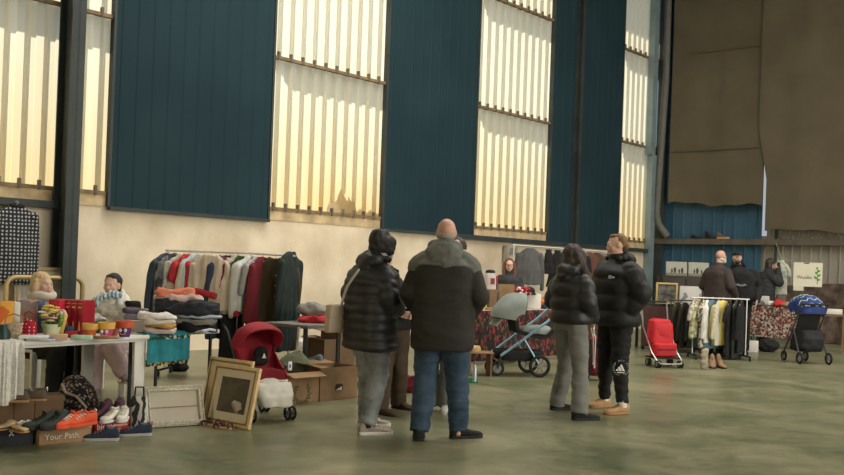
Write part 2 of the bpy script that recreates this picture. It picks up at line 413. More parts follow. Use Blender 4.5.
# hanging brown tarps
def tarp(name, px0, px1, pyb, s, label, slope=0, edge=0):
    t0, z0 = B(px0, pyb, s); t1 = B(px1, pyb, s)[0]
    nx = 40; grid = []
    for i in range(12):
        row = []
        for j in range(nx + 1):
            f = j / nx; t = t0 + (t1 - t0) * f; zlo = z0 + slope * f + .035 * math.sin(f * 9) + .02 * math.sin(f * 23)
            z = zlo + (ZTOP - .05 - zlo) * i / 11
            t += edge * max(0, min(1, (z - z0 - 1.6) / .5)) * (1 - f)
            row.append(H(s + .02 * math.sin(t * 2.1 + .3 * z) * (1 - i / 12) + .008 * math.sin(t * 7), t, z))
        grid.append(row)
    o = MB().sheet(grid, .012).build(name, m_tarp)
    return tag(o, label, 'tarp')
tp_ = tarp('hanging_tarp', 668, 762.5, 203, .3, 'brown tarp over the blue cladding, the shorter of the two hanging tarps', -.12)
for (xa, ya, xb, yb) in ((690, 54, 762, 45.5), (672, 152, 762, 147)):
    (t0, z0), (t1, z1) = B(xa, ya, .325), B(xb, yb, .325); MB().tube([H(.325, t0, z0), H(.33, (t0 + t1) / 2, (z0 + z1) / 2), H(.325, t1, z1)], .018, 6).build('crease', m_tarp, tp_)
tarp('hanging_tarp', 765, 930, 231, .34, 'brown tarp hanging over the grey metal wall above the paper sign', 0, -.22)
# downpipe in the corner
pp = [P(669, -20, 23.85), P(666, 80, 23.85), P(658, 190, 23.85), P(656.5, 215, 23.85), P(658.5, 224, 23.85), P(668, 237, 23.7)]
o = MB().tube(pp, .09, 12).build('drain_pipe', m_pipe); tag(o, 'grey drain pipe running down the corner and bending at its foot', 'pipe')
# ---------------------------------------------------------------- light
sc = bpy.context.scene
w = bpy.data.worlds.new('sky'); sc.world = w; w.use_nodes = True
bg = w.node_tree.nodes['Background']; bg.inputs['Color'].default_value = (.84, .92, 1, 1); bg.inputs['Strength'].default_value = .48
sd = bpy.data.lights.new('sun', 'SUN'); sd.energy = 5.6; sd.angle = .01; sd.color = (1, .93, .78)
sun = bpy.data.objects.new('sun', sd); COL.objects.link(sun)
dirv = (N * 1.0 + U * 1.25 + Vector((0, 0, -1.0))).normalized()       # the way the light travels
sun.rotation_euler = dirv.to_track_quat('-Z', 'Y').to_euler()
def area(name, loc, d, sx, sy, e, col):
    l = bpy.data.lights.new(name, 'AREA'); l.shape = 'RECTANGLE'; l.size = sx; l.size_y = sy; l.energy = e; l.color = col
    o = bpy.data.objects.new(name, l); COL.objects.link(o); o.location = loc; o.rotation_euler = Vector(d).to_track_quat('-Z', 'Z').to_euler(); return o
# daylight from the translucent panels of the opposite wall and the rooflights
area('opposite_panels', H(13, 24, 5.5), -N + Vector((0, 0, -.12)), 24, 6, 4300, (1, .93, .80))
area('rooflight', H(8, 9, ZTOP - .05), (0, 0, -1), 22, 3, 1900, (1, .95, .86))
area('front_gate', H(42.8, 14, 3.2), -U, 12, 5.5, 2300, (1, .96, .88))  # fill lamp added at the unseen front end to brighten camera-facing sides
vs = sc.view_settings; vs.view_transform = 'Standard'; vs.look = 'None'; vs.gamma = 1; vs.exposure = 0; vs.use_curve_mapping = False
# ---------------------------------------------------------------- people
m_skin = mat('skin', (.56, .36, .27), .55, var=.06, scale=12, spec=.3)
m_skin2 = mat('ruddy_skin', (.52, .29, .21), .5, var=.1, scale=10, spec=.35)
m_lip = mat('lips', (.38, .14, .12), .5, var=0); m_eye = mat('eye_white', (.7, .68, .64), .3, var=0); m_iris = mat('iris', (.03, .02, .015), .2, var=0)
m_hblack = mat('black_hair', (.012, .010, .009), .5, var=.3, scale=30, stretch=(4, 4, .6), bump=.5, bscale=30, spec=.4)
m_hbrown = mat('dark_brown_hair', (.030, .019, .013), .5, var=.4, scale=30, stretch=(4, 4, .6), bump=.5, bscale=30, spec=.4)
m_hlight = mat('light_brown_hair', (.17, .095, .045), .6, var=.3, scale=40, bump=.5, bscale=50)
m_hblond = mat('blond_hair', (.50, .36, .20), .6, var=.3, scale=30, stretch=(4, 4, .6), bump=.5, bscale=30)
m_hred = mat('red_hair', (.14, .055, .03), .6, var=.3, scale=30, stretch=(4, 4, .6), bump=.5, bscale=30)
m_hwhite = mat('white_hair', (.55, .52, .48), .7, var=.15, scale=40, bump=.4, bscale=60)
def lerp(a, b, t): return Vector(a) * (1 - t) + Vector(b) * t
DEF = dict(pel=(0, 0, .93), wai=(0, 0, 1.08), che=(0, 0, 1.30), nec=(0, .0, 1.475), hea=(0, .025, 1.635),
           hipL=(-.095, 0, .90), hipR=(.095, 0, .90), kneL=(-.10, .02, .49), kneR=(.10, .02, .49), ankL=(-.11, -.02, .085), ankR=(.11, -.02, .085),
           shoL=(-.165, 0, 1.372), shoR=(.165, 0, 1.372), elbL=(-.245, -.03, 1.15), elbR=(.245, -.03, 1.15), wriL=(-.25, .06, .90), wriR=(.25, .06, .90))
SEAT = dict(pel=(0, 0, .52), wai=(0, .0, .67), che=(0, .02, .88), nec=(0, .03, 1.05), hea=(0, .06, 1.20),
            hipL=(-.10, .03, .50), hipR=(.10, .03, .50), kneL=(-.13, .45, .50), kneR=(.13, .45, .50), ankL=(-.13, .42, .085), ankR=(.13, .42, .085),
            shoL=(-.16, .02, .955), shoR=(.16, .02, .955), elbL=(-.26, .10, .75), elbR=(.26, .10, .75), wriL=(-.16, .34, .72), wriR=(.16, .34, .72))
def spine(J, f):
    pts = [Vector(J[k]) for k in ('pel', 'wai', 'che', 'nec')]; f = f * 3; i = min(int(f), 2) if f >= 0 else 0
    return pts[i] + (pts[i + 1] - pts[i]) * (f - i)
def torso(b, J, secs, n=28, e=2.3, sx=1):
    b.rings([[spine(J, f) + Vector((rx * math.copysign(abs(math.cos(t)) ** (2 / e), math.cos(t)), dy + ry * math.copysign(abs(math.sin(t)) ** (2 / e), math.sin(t)), 0))
              for t in [2 * PI * k / n for k in range(n)]] for f, rx, ry, dy in secs]); return b
def hand(wrist, d, palm_n, side, curl=.5):
    "palm, four unequal bent fingers and a thumb leaving the side of the palm"
    b = MB(); d = Vector(d).normalized(); n = Vector(palm_n); n = (n - d * n.dot(d)).normalized(); w = d.cross(n).normalized() * side
    o = Vector(wrist)
    b.rings([[o + d * y + w * (hw * math.cos(t)) + n * (th * math.sin(t)) for t in [2 * PI * k / 12 for k in range(12)]]
             for y, hw, th in [(-.03, .026, .020), (0, .027, .018), (.03, .038, .017), (.07, .042, .015), (.092, .038, .012)]])
    for i, L in enumerate((.068, .078, .073, .058)):
        p = o + d * .085 + w * (.030 - i * .020); pts = [p]; dd = d.copy()
        for q in range(3):
            c = curl * (q + 1) * .55; dd = d * math.cos(c) + n * math.sin(c); pts.append(pts[-1] + dd * L * (.45, .32, .23)[q])
        b.tube(pts, [.0092, .0088, .008, .0055], 8)
    p = o + d * .018 + w * .030
    t1 = (d * .65 + w * .7 + n * .25).normalized(); t2 = (d * .95 + w * .1 + n * .35).normalized()
    b.tube([p, p + t1 * .036, p + t1 * .036 + t2 * .03, p + t1 * .036 + t2 * .055], [.014, .011, .0095, .006], 8)
    return b
def head(b, c, yaw, tilt=0, jaw=1):
    "cranium, jaw, chin, brow, nose, cheeks and ears; face towards +Y turned by yaw"
    R = Euler((tilt, 0, yaw)).to_matrix(); c = Vector(c)
    def E(p, r, rot=None): 
        k = len(b.v); b.ell(p, r, rot, 14, 9); b.v[k:] = [tuple(c + R @ Vector(v)) for v in b.v[k:]]
    E((0, -.012, .022), (.075, .094, .088)); E((0, .018, -.03), (.062 * jaw, .072, .080)); E((0, .058, -.088), (.030 * jaw, .026, .022))
    E((0, .080, .018), (.045, .014, .012)); E((0, .094, -.028), (.0145, .020, .016)); E((0, .087, -.005), (.009, .014, .028))
    E((0, .080, -.062), (.024, .014, .012))
    for s in (-1, 1):
        E((s * .040, .060, -.028), (.024, .024, .024)); E((s * .077, -.005, -.012), (.010, .020, .032))
    return R
def limb(b, pts, rs, quilt=0, n=16, amp=.010):
    "tapering limb, optional padded rings along it"
    if not quilt: b.chain(pts, rs, n); return
    P_ = [Vector(p) for p in pts]; out, ro = [], []
    for i in range(len(P_) - 1):
        L = (P_[i + 1] - P_[i]).length; m = max(4, int(L / .012))
        for j in range(m):
            t = j / m; out.append(P_[i].lerp(P_[i + 1], t)); ro.append(rs[i] * (1 - t) + rs[i + 1] * t)
    out.append(P_[-1]); ro.append(rs[-1]); d = 0
    for i in range(len(out)):
        if i: d += (out[i] - out[i - 1]).length
        ro[i] += amp * (abs(math.sin(PI * d / quilt)) ** .6 - .5)
    # smooth the bends
    for _ in range(6):
        out = [out[0]] + [(out[i - 1] + out[i] * 2 + out[i + 1]) / 4 for i in range(1, len(out) - 1)] + [out[-1]]
    b.tube(out, ro, n); b.ell(out[0], (ro[0],) * 3); b.ell(out[-1], (ro[-1],) * 3)
SHOE = [(0, .022, .055), (.006, .034, .098), (.025, .039, .112), (.05, .040, .104), (.075, .040, .102), (.098, .041, .100), (.118, .042, .086), (.15, .045, .072), (.19, .050, .060), (.235, .047, .053), (.268, .034, .045), (.284, .014, .032)]
LOW = [(0, .018, .030), (.008, .028, .052), (.03, .032, .050), (.07, .033, .034), (.11, .036, .028), (.15, .041, .030), (.19, .045, .040), (.235, .041, .036), (.262, .027, .028), (.272, .010, .022)]
def shoe_parts(b, so, secs, L=1, high=0, sole=.02, zb=.012):
    rings = []
    for y, w, h in secs:
        h = h + (high * max(0, 1 - y / .11)); ring = []
        for k in range(14):
            t = 2 * PI * k / 14; c, s_ = math.cos(t), math.sin(t)
            ring.append(Vector((w * L * math.copysign(abs(c) ** .8, c), (y - .07) * L, zb + (h - zb) * L * (.5 + .5 * math.copysign(abs(s_) ** .75, s_)))))
        rings.append(ring)
    b.rings(rings)
    pr = [(-w * L - .003, (y - .07) * L) for y, w, h in secs] + [(w * L + .003, (y - .07) * L) for y, w, h in reversed(secs)]
    so.prism(pr, sole * L, 'z', (0, 0, sole * L / 2))
def worn_shoe(parent, loc, yaw, mu, ms, high=0, sole=.022, L=1, laces=None):
    b, so = MB(), MB(); shoe_parts(b, so, SHOE, L, high, sole)
    b.move(loc, (0, 0, yaw)); so.move(loc, (0, 0, yaw))
    o = b.build('shoe', mu, parent, ang=60); s_ = so.build('sole', ms, o, bev=.004)
    if laces:
        l = MB()
        for q in range(4): l.tube([(-.022, .05 + q * .02, .088 - q * .008), (0, .055 + q * .02, .094 - q * .008), (.022, .05 + q * .02, .088 - q * .008)], .004, 6)
        l.move(loc, (0, 0, yaw)); l.build('laces', laces, o)
    return o
def person(label, loc, rz, H_=1.75, J=None, seat=False, skin=None, headyaw=0, headtilt=0, hands='', jaw=1, eyes=True, curl=.5, palms=None, vox=.012):
    k = H_ / 1.75; D = dict(SEAT if seat else DEF); D.update(J or {}); D = {a: Vector(v) * k for a, v in D.items()}
    root = thing('person', label, 'person', loc, rz); b = MB()
    torso(b, D, [(-.13, .10, .08, 0), (.0, .165 * k, .115 * k, 0), (.2, .155 * k, .11 * k, 0), (.36, .14 * k, .10 * k, 0), (.55, .155 * k, .108 * k, .005), (.74, .172 * k, .112 * k, .005), (.88, .14 * k, .085 * k, 0), (.96, .075 * k, .065 * k, 0), (1.0, .056 * k, .056 * k, 0)])
    b.cap(D['nec'] - Vector((0, 0, .04)), D['hea'] + Vector((0, -.02, -.05)), .054 * k, .050 * k)
    R = head(b, D['hea'], headyaw, headtilt, jaw); ex = MB()
    for s in 'LR':
        sg = -1 if s == 'L' else 1
        b.chain([D['sho' + s], D['elb' + s], D['wri' + s]], [.056 * k, .042 * k, .027 * k])
        b.chain([D['hip' + s], D['kne' + s], D['ank' + s]], [.088 * k, .056 * k, .040 * k])
        f = D['ank' + s]; b.cap(f + Vector((0, -.03, -.045)), f + Vector((0, .12, -.062)), .026, .018)
        if s in hands:
            d = D['wri' + s] - D['elb' + s]; pn = (palms or {}).get(s, (-sg, .2, 0)); h = hand(D['wri' + s], d, pn, -sg if (palms or {}).get('flip') else sg, curl); ex.add(h.v, h.f)
    o = b.build('body', skin or m_skin, root, vox=vox, sm=3, extra=ex if ex.v else None)
    if eyes:
        c = D['hea']
        for s in (-1, 1):
            e = MB().ell(c + R @ Vector((s * .031, .079, .002)), (.013, .009, .007), (headtilt, 0, headyaw)).build('eye', m_eye, root)
            MB().ell(c + R @ Vector((s * .031, .0865, .002)), (.006, .003, .006), (headtilt, 0, headyaw)).build('iris', m_iris, e)
        MB().ell(c + R @ Vector((0, .093, -.062)), (.021, .005, .006), (headtilt, 0, headyaw)).build('lips', m_lip, root)
    root_D = D; return root, D, R
def trousers(root, D, m, hip=.112, knee=.078, hem=.072, end=.06, waist=None, amp=.007, name='trousers', rise=.0, vox=.013):
    b = MB(); k = .93
    torso(b, D, [(-.12, .13, .10, 0), (.0, .172, .125, 0), (.22, .165, .12, 0), (.4, .155, .112, 0)])
    for s in 'LR':
        h, kn, a = D['hip' + s], D['kne' + s], D['ank' + s]; e = a + (kn - a).normalized() * (end - .085)
        m1 = h.lerp(kn, .5); m2 = kn.lerp(e, .45)
        b.chain([h, m1, kn, m2], [hip, (hip + knee) / 2 + .004, knee, (knee + hem) / 2 + .003], 16)
        rs = [(knee + hem) / 2 + .003, hem, hem]; d = (e - m2).normalized()
        b.tube([m2, e - d * .02, e], rs, 16)
    return b.build(name, m, root, vox=vox, sm=3, amp=amp, ns=(7, 7, 16))
def jacket(root, D, m, hem=.0, w=.215, dep=.16, sl=(.085, .072, .055), quilt=0, amp=.006, hood=None, hoodm=None, collar=.07, cuffs=True, name='jacket', ns=(5, 5, 11), qa=.012, sleeve=1.0, belly=0, vox=.012, hemw=None, shr=.0):
    "hem is a spine fraction (negative: below the hip)"
    b = MB(); m_ = 46; secs = []; hw = hemw or w
    for i in range(m_ + 1):
        f = hem + (1.0 - hem) * i / m_; g = max(0, (f - .74) / .26); z = spine(D, f).z
        rx = (hw + (w - hw) * min(1, max(0, (f - hem) / .6))) * (1 - g ** 1.45 * .66); ry = dep * (1 - g ** 1.6 * .5)
        if f < hem + .05: rx *= .96; ry *= .96
        q = 0
        if quilt and f < .93: q = qa * (abs(math.sin(PI * (z - spine(D, hem).z) / quilt)) ** .6 - .5)
        secs.append((f, rx + q, ry + q + belly * math.exp(-((f - .3) / .25) ** 2) * .5, belly * math.exp(-((f - .3) / .25) ** 2)))
    torso(b, D, secs, 30, 2.5)
    for s in 'LR':
        sg = -1 if s == 'L' else 1
        sh, el, wr = D['sho' + s], D['elb' + s], D['wri' + s]; sh2 = sh + Vector((-sg * .004, 0, -.006 + shr))
        limb(b, [sh2, el, el.lerp(wr, sleeve)], list(sl), quilt, 16, qa * .8)
    c = D['nec']
    if collar: b.tube([c + Vector((0, -.005, -.03)), c + Vector((0, .0, collar * .5)), c + Vector((0, .005, collar))], [.105, .092, .088], 20)
    o = b.build(name, m, root, vox=vox, sm=2, amp=amp, ns=ns)
    if hood:
        h = MB(); hx, hy, hz = hood
        h.ell(c + Vector((0, -.075, .005)), (hx, hy, hz)); h.ell(c + Vector((0, -.11, -.06)), (hx * .72, hy * .7, hz * .9))
        for i in range(9):
            t = PI * (-.15 + 1.3 * i / 8); h.ell(c + Vector((.105 * math.cos(t), .02 - .095 * math.sin(t), .035 + .02 * math.sin(t))), (.026 + .016 * max(0, math.sin(t)), .026 + .016 * max(0, math.sin(t)), .03 + .02 * max(0, math.sin(t))), None, 10, 7)
        h.build('hood', hoodm or m, root, vox=.011, sm=3, amp=.010, ns=(9, 9, 14))
    return o
# materials of the clothes
m_puff = mat('black_puffer', (.016, .017, .016), .5, var=.25, scale=9, spec=.4)
m_puff2 = mat('black_puffer_matt', (.010, .011, .011), .6, var=.2, scale=9, spec=.3)
m_brownjk = mat('dark_brown_shell', (.020, .019, .015), .75, var=.2, scale=8)
m_greyyoke = mat('grey_yoke', (.115, .120, .105), .85, var=.15, scale=20, bump=.2, bscale=90)
m_jeans = mat('blue_jeans', (.022, .045, .078), .85, var=.3, scale=7, bump=.3, bscale=120, col2=(.05, .085, .13))
m_gjeans = mat('grey_jeans', (.15, .165, .165), .85, var=.25, scale=7, bump=.3, bscale=120, col2=(.27, .285, .28))
m_gtrs = mat('grey_trousers', (.155, .16, .145), .85, var=.12, scale=9)
m_btrs = mat('brown_trousers', (.055, .038, .022), .85, var=.2, scale=8)
m_black = mat('black_cloth', (.012, .012, .012), .85, var=.3, scale=9)
m_blk2 = mat('charcoal_cloth', (.03, .031, .032), .85, var=.3, scale=9)
m_rub = mat('black_rubber', (.014, .014, .014), .7, var=.2)
m_white = mat('white_rubber', (.62, .60, .55), .6, var=.06); m_tanshoe = mat('tan_suede', (.42, .25, .12), .85, var=.12, scale=20)
m_gum = mat('gum_sole', (.36, .20, .09), .7); m_grshoe = mat('beige_sneaker', (.33, .27, .23), .8, var=.25, scale=18)
m_brshoe = mat('brown_suede', (.07, .042, .025), .9, var=.2); m_wsock = mat('white_sock', (.7, .68, .64), .9, var=.05)
m_beigebag = mat('beige_leather', (.42, .34, .24), .6, var=.1)
def boots(root, D, k, yaws, mu, ms, high=0, laces=None, L=1, sole=.022):
    r = []
    for s, yw in zip('LR', yaws):
        a = D['ank' + s]
        if mu not in (m_tanshoe,): MB().tube([a + Vector((0, 0, -.025)), a + Vector((0, .003, .06))], [.044, .044], 14).build('sock', m_black, root)
        r.append(worn_shoe(root, (a.x, a.y, a.z - .085), yw, mu, ms, high, sole, L, laces))
    return r
# --- woman in the quilted jacket
def groundJ(root_loc, rz, pts):
    "ankle joints from world ground points"
    R = Matrix.Rotation(-rz, 3, 'Z'); return [R @ (Vector(p) - Vector(root_loc)) for p in pts]
rz = math.radians(-48); fL, fR = T(366, 426), T(367, 434.5); loc = (fL + fR) / 2; loc.z = 0
gl, gr = groundJ(loc, rz, (fL, fR))
root, D, R = person('person in a black quilted hooded jacket and grey jeans, bag strap over the shoulder', loc, rz, 1.66,
    dict(ankL=(gl.x / .9486, gl.y / .9486, .085), ankR=(gr.x / .9486, gr.y / .9486, .085), kneL=(-.075, .05, .49), kneR=(.075, .05, .49), elbL=(-.27, -.03, 1.16), elbR=(.26, -.02, 1.15), wriL=(-.14, .20, 1.08), wriR=(.10, .24, 1.06), nec=(.02, .025, 1.475), hea=(.045, .07, 1.635)), hands='LR', headyaw=-.25, headtilt=-.1)
trousers(root, D, m_gjeans, .116, .084, .072, .07, amp=.012)
jacket(root, D, m_puff, -.50, .235, .185, (.10, .088, .06), .075, .007, (.145, .095, .075), None, .05, hemw=.25, qa=.019)
boots(root, D, 1, (-.5, -.45), m_grshoe, m_white, 0, m_wsock, 1, .032)
h = MB(); c = D['hea']
h.ell(c + Vector((0, -.035, .03)), (.096, .105, .103)); h.ell(c + Vector((0, -.05, -.03)), (.098, .085, .085)); h.ell(c + Vector((.05, .0, -.02)), (.05, .07, .08)); h.ell(c + Vector((-.05, .0, -.02)), (.05, .06, .08)); h.ell(c + Vector((.055, .01, .0)), (.062, .085, .085)); h.ell(c + Vector((.095, .0, -.065)), (.035, .04, .04))
h.build('hair', m_hblack, root, vox=.01, sm=3, amp=.014, ns=(14, 14, 9))
sc_ = MB().tube([D['nec'] + Vector((.10 * math.cos(t), .02 + .10 * math.sin(t), .06)) for t in [2 * PI * q / 14 for q in range(14)]], .025, 10, closed=True)
sc_.build('scarf', mat('pale_scarf', (.45, .43, .40), .9), root)
# shoulder bag worn by her
bag = thing('shoulder_bag', 'beige shoulder bag at the hip of the person in the quilted jacket', 'bag', loc, rz)
bb = MB().prism([(-.12, 0), (.12, 0), (.10, .22), (-.10, .22)], .08, 'x', (-.20, -.19, .80)); bb.build('bag_body', m_beigebag, bag, bev=.02)
MB().prism([(-.115, .11), (.115, .11), (.10, .235), (-.10, .235)], .09, 'x', (-.20, -.19, .80)).build('flap', m_beigebag, bag, bev=.02)
pts = [(-.15, -.195, 1.03), (-.11, -.205, 1.11), (-.06, -.21, 1.19), (.0, -.205, 1.26), (.05, -.185, 1.33)]
pts = [Vector(p) for p in pts]
st = MB()
for i in range(len(pts) - 1): st.cap(pts[i], pts[i + 1], .011, .011, 8)
st.build('strap', mat('strap', (.5, .46, .40), .7), bag)
# --- bald man with the grey yoke
rz = math.radians(-6); fL, fR = T(419, 440), T(458, 438); loc = (fL + fR) / 2; loc.z = 0
gl, gr = groundJ(loc, rz, (fL, fR)); k = 1.77 / 1.75
root, D, R = person('bald person in a dark jacket with grey shoulder yoke and hood, blue jeans', loc, rz, 1.77,
    dict(ankL=(gl.x / k, gl.y / k, .085), ankR=(gr.x / k, gr.y / k, .085), kneL=(-.125, .04, .49), kneR=(.125, .04, .49), shoL=(-.185, 0, 1.36), shoR=(.185, 0, 1.36), elbL=(-.265, -.02, 1.14), elbR=(.275, -.03, 1.14), wriL=(-.20, .19, .98), wriR=(.20, .19, .98),
    hea=(.0, .03, 1.64)), skin=m_skin2, hands='LR', headyaw=.1)
trousers(root, D, m_jeans, .128, .095, .080, .065, amp=.012)
jk = jacket(root, D, m_brownjk, -.50, .255, .185, (.100, .088, .066), 0, .007, None, None, .06, hemw=.255, belly=.02)
# grey yoke: a slightly larger shell over the shoulders, with the collar and the hood lying on the back
y = MB(); secs = []
for i in range(16):
    f = .80 + .20 * i / 15; g = max(0, (f - .74) / .26); secs.append((f, .262 * (1 - g ** 1.45 * .62), .200 * (1 - g ** 1.6 * .46), 0))
torso(y, D, secs, 30, 2.5)
for s in (-1, 1): y.cap((s * .13, 0, 1.415), (s * .192, -.002, 1.368), .106, .110, 16)
y.build('yoke', m_greyyoke, root, vox=.012, sm=2, amp=.003)
h = MB(); c = D['nec']
for i in range(13):
    t = PI * (-.1 + 1.2 * i / 12); h.ell(c + Vector((.105 * math.cos(t), .03 - .105 * math.sin(t), .035 + .02 * math.sin(t))), (.045, .045, .055), None, 10, 7)
h.ell(c + Vector((0, -.10, -.015)), (.155, .085, .085)); h.ell(c + Vector((0.0, -.125, -.085)), (.115, .06, .085)); h.ell(c + Vector((.0, -.09, .04)), (.12, .06, .05))
h.build('hood', m_greyyoke, root, vox=.011, sm=2, amp=.014, ns=(8, 8, 14))
MB().tube([c + Vector((0, .0, .0)), c + Vector((0, .0, .075)), c + Vector((0, .002, .10))], [.095, .082, .078], 22).build('collar', m_black, root)
hb = MB(); cc = D['hea']
hb.ell(cc + Vector((0, -.028, -.032)), (.077, .081, .045)); hb.build('hair', mat('cropped_grey_hair', (.30, .25, .21), .9, var=.2, scale=60), root)
boots(root, D, 1, (.12, -1.1), m_black, m_rub, .02)
# --- two people hidden behind them
rz = math.radians(-140); fL, fR = T(398, 408), T(380, 414); loc = (fL + fR) / 2; loc.z = 0
gl, gr = groundJ(loc, rz, (fL, fR)); k = 1.54 / 1.75; lf = Matrix.Rotation(-rz, 3, 'Z') @ Vector((-.10, .02, 0))
root, D, R = person('person in brown trousers and dark shoes, mostly hidden behind the quilted jacket', loc, rz, 1.54,
    dict(ankL=(gl.x / k, gl.y / k, .085), ankR=(gr.x / k, gr.y / k, .085), che=(lf.x * .5, lf.y * .5, 1.30), nec=(lf.x, lf.y, 1.475), hea=(lf.x * 1.2, lf.y * 1.2, 1.635), elbL=(-.22 + lf.x * .5, lf.y * .5, 1.15), elbR=(.22 + lf.x * .5, lf.y * .5, 1.15), shoL=(-.155 + lf.x, lf.y, 1.365), shoR=(.155 + lf.x, lf.y, 1.365), wriL=(-.1, .16, 1.08), wriR=(.1, .16, 1.08)), hands='LR')
trousers(root, D, m_btrs, .112, .082, .08, .04); jacket(root, D, m_black, -.1, .20, .15, hood=(.13, .09, .07)); boots(root, D, 1, (.15, .2), m_brshoe, m_rub, .05)
MB().ell(D['hea'] + Vector((0, -.03, .04)), (.088, .098, .085)).build('hair', m_hbrown, root, vox=.01, amp=.008, ns=(16, 16, 16))
rz = math.radians(172); fL, fR = T(446, 411), T(428, 410); loc = (fL + fR) / 2; loc.z = 0
gl, gr = groundJ(loc, rz, (fL, fR)); k = 1.66 / 1.75
root, D, R = person('person in grey trousers and white sneakers hidden behind the bald person', loc, rz, 1.66,
    dict(ankL=(gl.x / k, gl.y / k, .085), ankR=(gr.x / k, gr.y / k, .085), elbL=(-.24, .0, 1.15), elbR=(.24, 0, 1.15), wriL=(-.1, .2, 1.08), wriR=(.1, .2, 1.08), nec=(-.08, 0, 1.475), hea=(-.15, .03, 1.635)), hands='LR')
trousers(root, D, m_gtrs, .11, .082, .08, .04); jacket(root, D, m_black, -.1, .19, .14); boots(root, D, 1, (.1, -.1), m_white, m_white)
h = MB().ell(D['hea'] + Vector((0, -.03, .03)), (.092, .10, .095)); h.ell(D['hea'] + Vector((0, -.05, -.08)), (.09, .06, .11)); h.build('hair', m_hbrown, root, vox=.01, amp=.01, ns=(16, 16, 8))
# --- woman with the long dark hair, grey trousers
rz = math.radians(-52); fL, fR = T(557, 410), T(579, 420); loc = (fL + fR) / 2; loc.z = 0
gl, gr = groundJ(loc, rz, (fL, fR)); k = 1.64 / 1.75
root, D, R = person('person with long dark hair, black hooded puffer jacket and grey trousers', loc, rz, 1.64,
    dict(ankL=(gl.x / k, gl.y / k, .085), ankR=(gr.x / k, gr.y / k, .085), kneL=(gl.x * .55 - .02, gl.y * .55 + .05, .5), kneR=(gr.x * .6 + .02, gr.y * .6 + .05, .5), elbL=(-.24, -.04, 1.16), elbR=(.25, -.03, 1.16), wriL=(-.14, .18, 1.02), wriR=(.13, .20, 1.0)), hands='LR', headyaw=-.2)
trousers(root, D, m_gtrs, .102, .076, .080, .055, amp=.011)
jacket(root, D, m_puff, .02, .205, .16, (.095, .085, .055), .13, .006, (.135, .085, .075), None, .05, qa=.022)
boots(root, D, 1, (-.35, -.35), m_black, m_rub, .05, sole=.03)
h = MB(); c = D['hea']; h.ell(c + Vector((0, -.025, .025)), (.092, .105, .100)); h.ell(c + Vector((.0, -.06, -.06)), (.09, .07, .10)); h.chain([c + Vector((.06, -.03, -.02)), c + Vector((.10, .03, -.16)), c + Vector((.12, .10, -.30))], [.06, .05, .03]); h.ell(c + Vector((.07, .02, -.02)), (.03, .06, .09))
h.build('hair', m_hbrown, root, vox=.01, sm=3, amp=.012, ns=(16, 16, 5))
dr = MB()
for q, (x, L) in enumerate(((.0, .33), (.028, .36))):
    dr.tube([(.17 + x, .10, .85), (.18 + x, .125, .75), (.185 + x * .6, .13, .85 - L)], .0055, 6); dr.ell((.185 + x * .6, .13, .84 - L), (.009, .009, .016))
dr.build('drawstring', m_wsock, root)
# --- tall young man in the down jacket
rz = math.radians(118); fL, fR = T(622, 414), T(604, 407); loc = (fL + fR) / 2; loc.z = 0
gl, gr = groundJ(loc, rz, (fL, fR)); k = 1.79 / 1.75
root, D, R = person('person with short light brown hair in a black down jacket, black joggers and tan shoes', loc, rz, 1.79,
    dict(ankL=(gl.x / k, gl.y / k, .085), ankR=(gr.x / k, gr.y / k, .085), kneL=(-.115, .03, .5), kneR=(.10, .03, .5), elbL=(-.29, -.05, 1.16), elbR=(.29, -.04, 1.16), wriL=(-.19, .03, .95), wriR=(.19, .03, .95), shoL=(-.18, 0, 1.372), shoR=(.18, 0, 1.372)), hands='LR', headyaw=-.42, headtilt=-.1)
trousers(root, D, m_black, .118, .085, .060, .10, amp=.015)
jacket(root, D, m_puff2, -.22, .255, .20, (.125, .112, .062), .16, .006, (.155, .10, .085), None, .075, qa=.026)
sh = boots(root, D, 1, (-.05, .12), m_tanshoe, m_gum, .0, m_tanshoe)
for s in 'LR':
    a = D['ank' + s]; MB().tube([a + Vector((0, 0, -.02)), a + Vector((0, .003, .05))], [.046, .044], 14).build('sock', m_wsock, root)
h = MB(); c = D['hea']; Rh = R
for p, r in [((0, -.036, .034), (.078, .082, .080)), ((0, .015, .078), (.058, .05, .032)), ((0, -.07, -.02), (.068, .045, .06))]:
    h.ell(c + Rh @ Vector(p), r)
h.build('hair', m_hlight, root, vox=.008, sm=3, amp=.004, ns=(30, 30, 30))
# round sports emblem on the left leg and a small chest mark
m_print = mat('white_print', (.72, .72, .70), .7, var=0)
def emblem(parent, centre, nrm, r, kind):
    nrm = Vector(nrm).normalized(); q = nrm.to_track_quat('Z', 'Y').to_matrix(); b = MB(); th = .004
    if kind == 'sport':
        for i in range(20):
            a = 2 * PI * i / 20
            if i in (3, 7): continue
            b.box((r * math.cos(a), r * math.sin(a), 0), (.009, .004, th), (0, 0, a + PI / 2))
            b.box((r * .88 * math.cos(a + .1), r * .88 * math.sin(a + .1), 0), (.005, .004, th), (0, 0, a))
        for i, L in enumerate((.022, .044, .066)):       # three slanted bars rising to the right
            x = -.046 + i * .030; y0 = -.030
            b.prism([(x, y0), (x + .023, y0), (x + .023 - L * .5, y0 + L), (x + .023 - L * .5 - .018, y0 + L - .010)], th, 'z')
        b.box((0, -.045, 0), (.07, .009, th))
    else:
        for j in range(3): b.box((-.018, .012 - j * .012, 0), (.03, .006, th))
        for j in range(3):
            for a in range(4):
                t0 = a * PI / 2 / 4; b.box((.004 + (.010 + .008 * j) * math.sin(t0), -.014 + (.010 + .008 * j) * math.cos(t0), 0), (.008, .005, th), (0, 0, -t0))
    b.v = [tuple(q @ Vector(v) + Vector(centre)) for v in b.v]
    return b.build('emblem', m_print, parent, smooth=False)
dl = Matrix.Rotation(-rz, 3, 'Z') @ Vector((-.05, -1, 0))
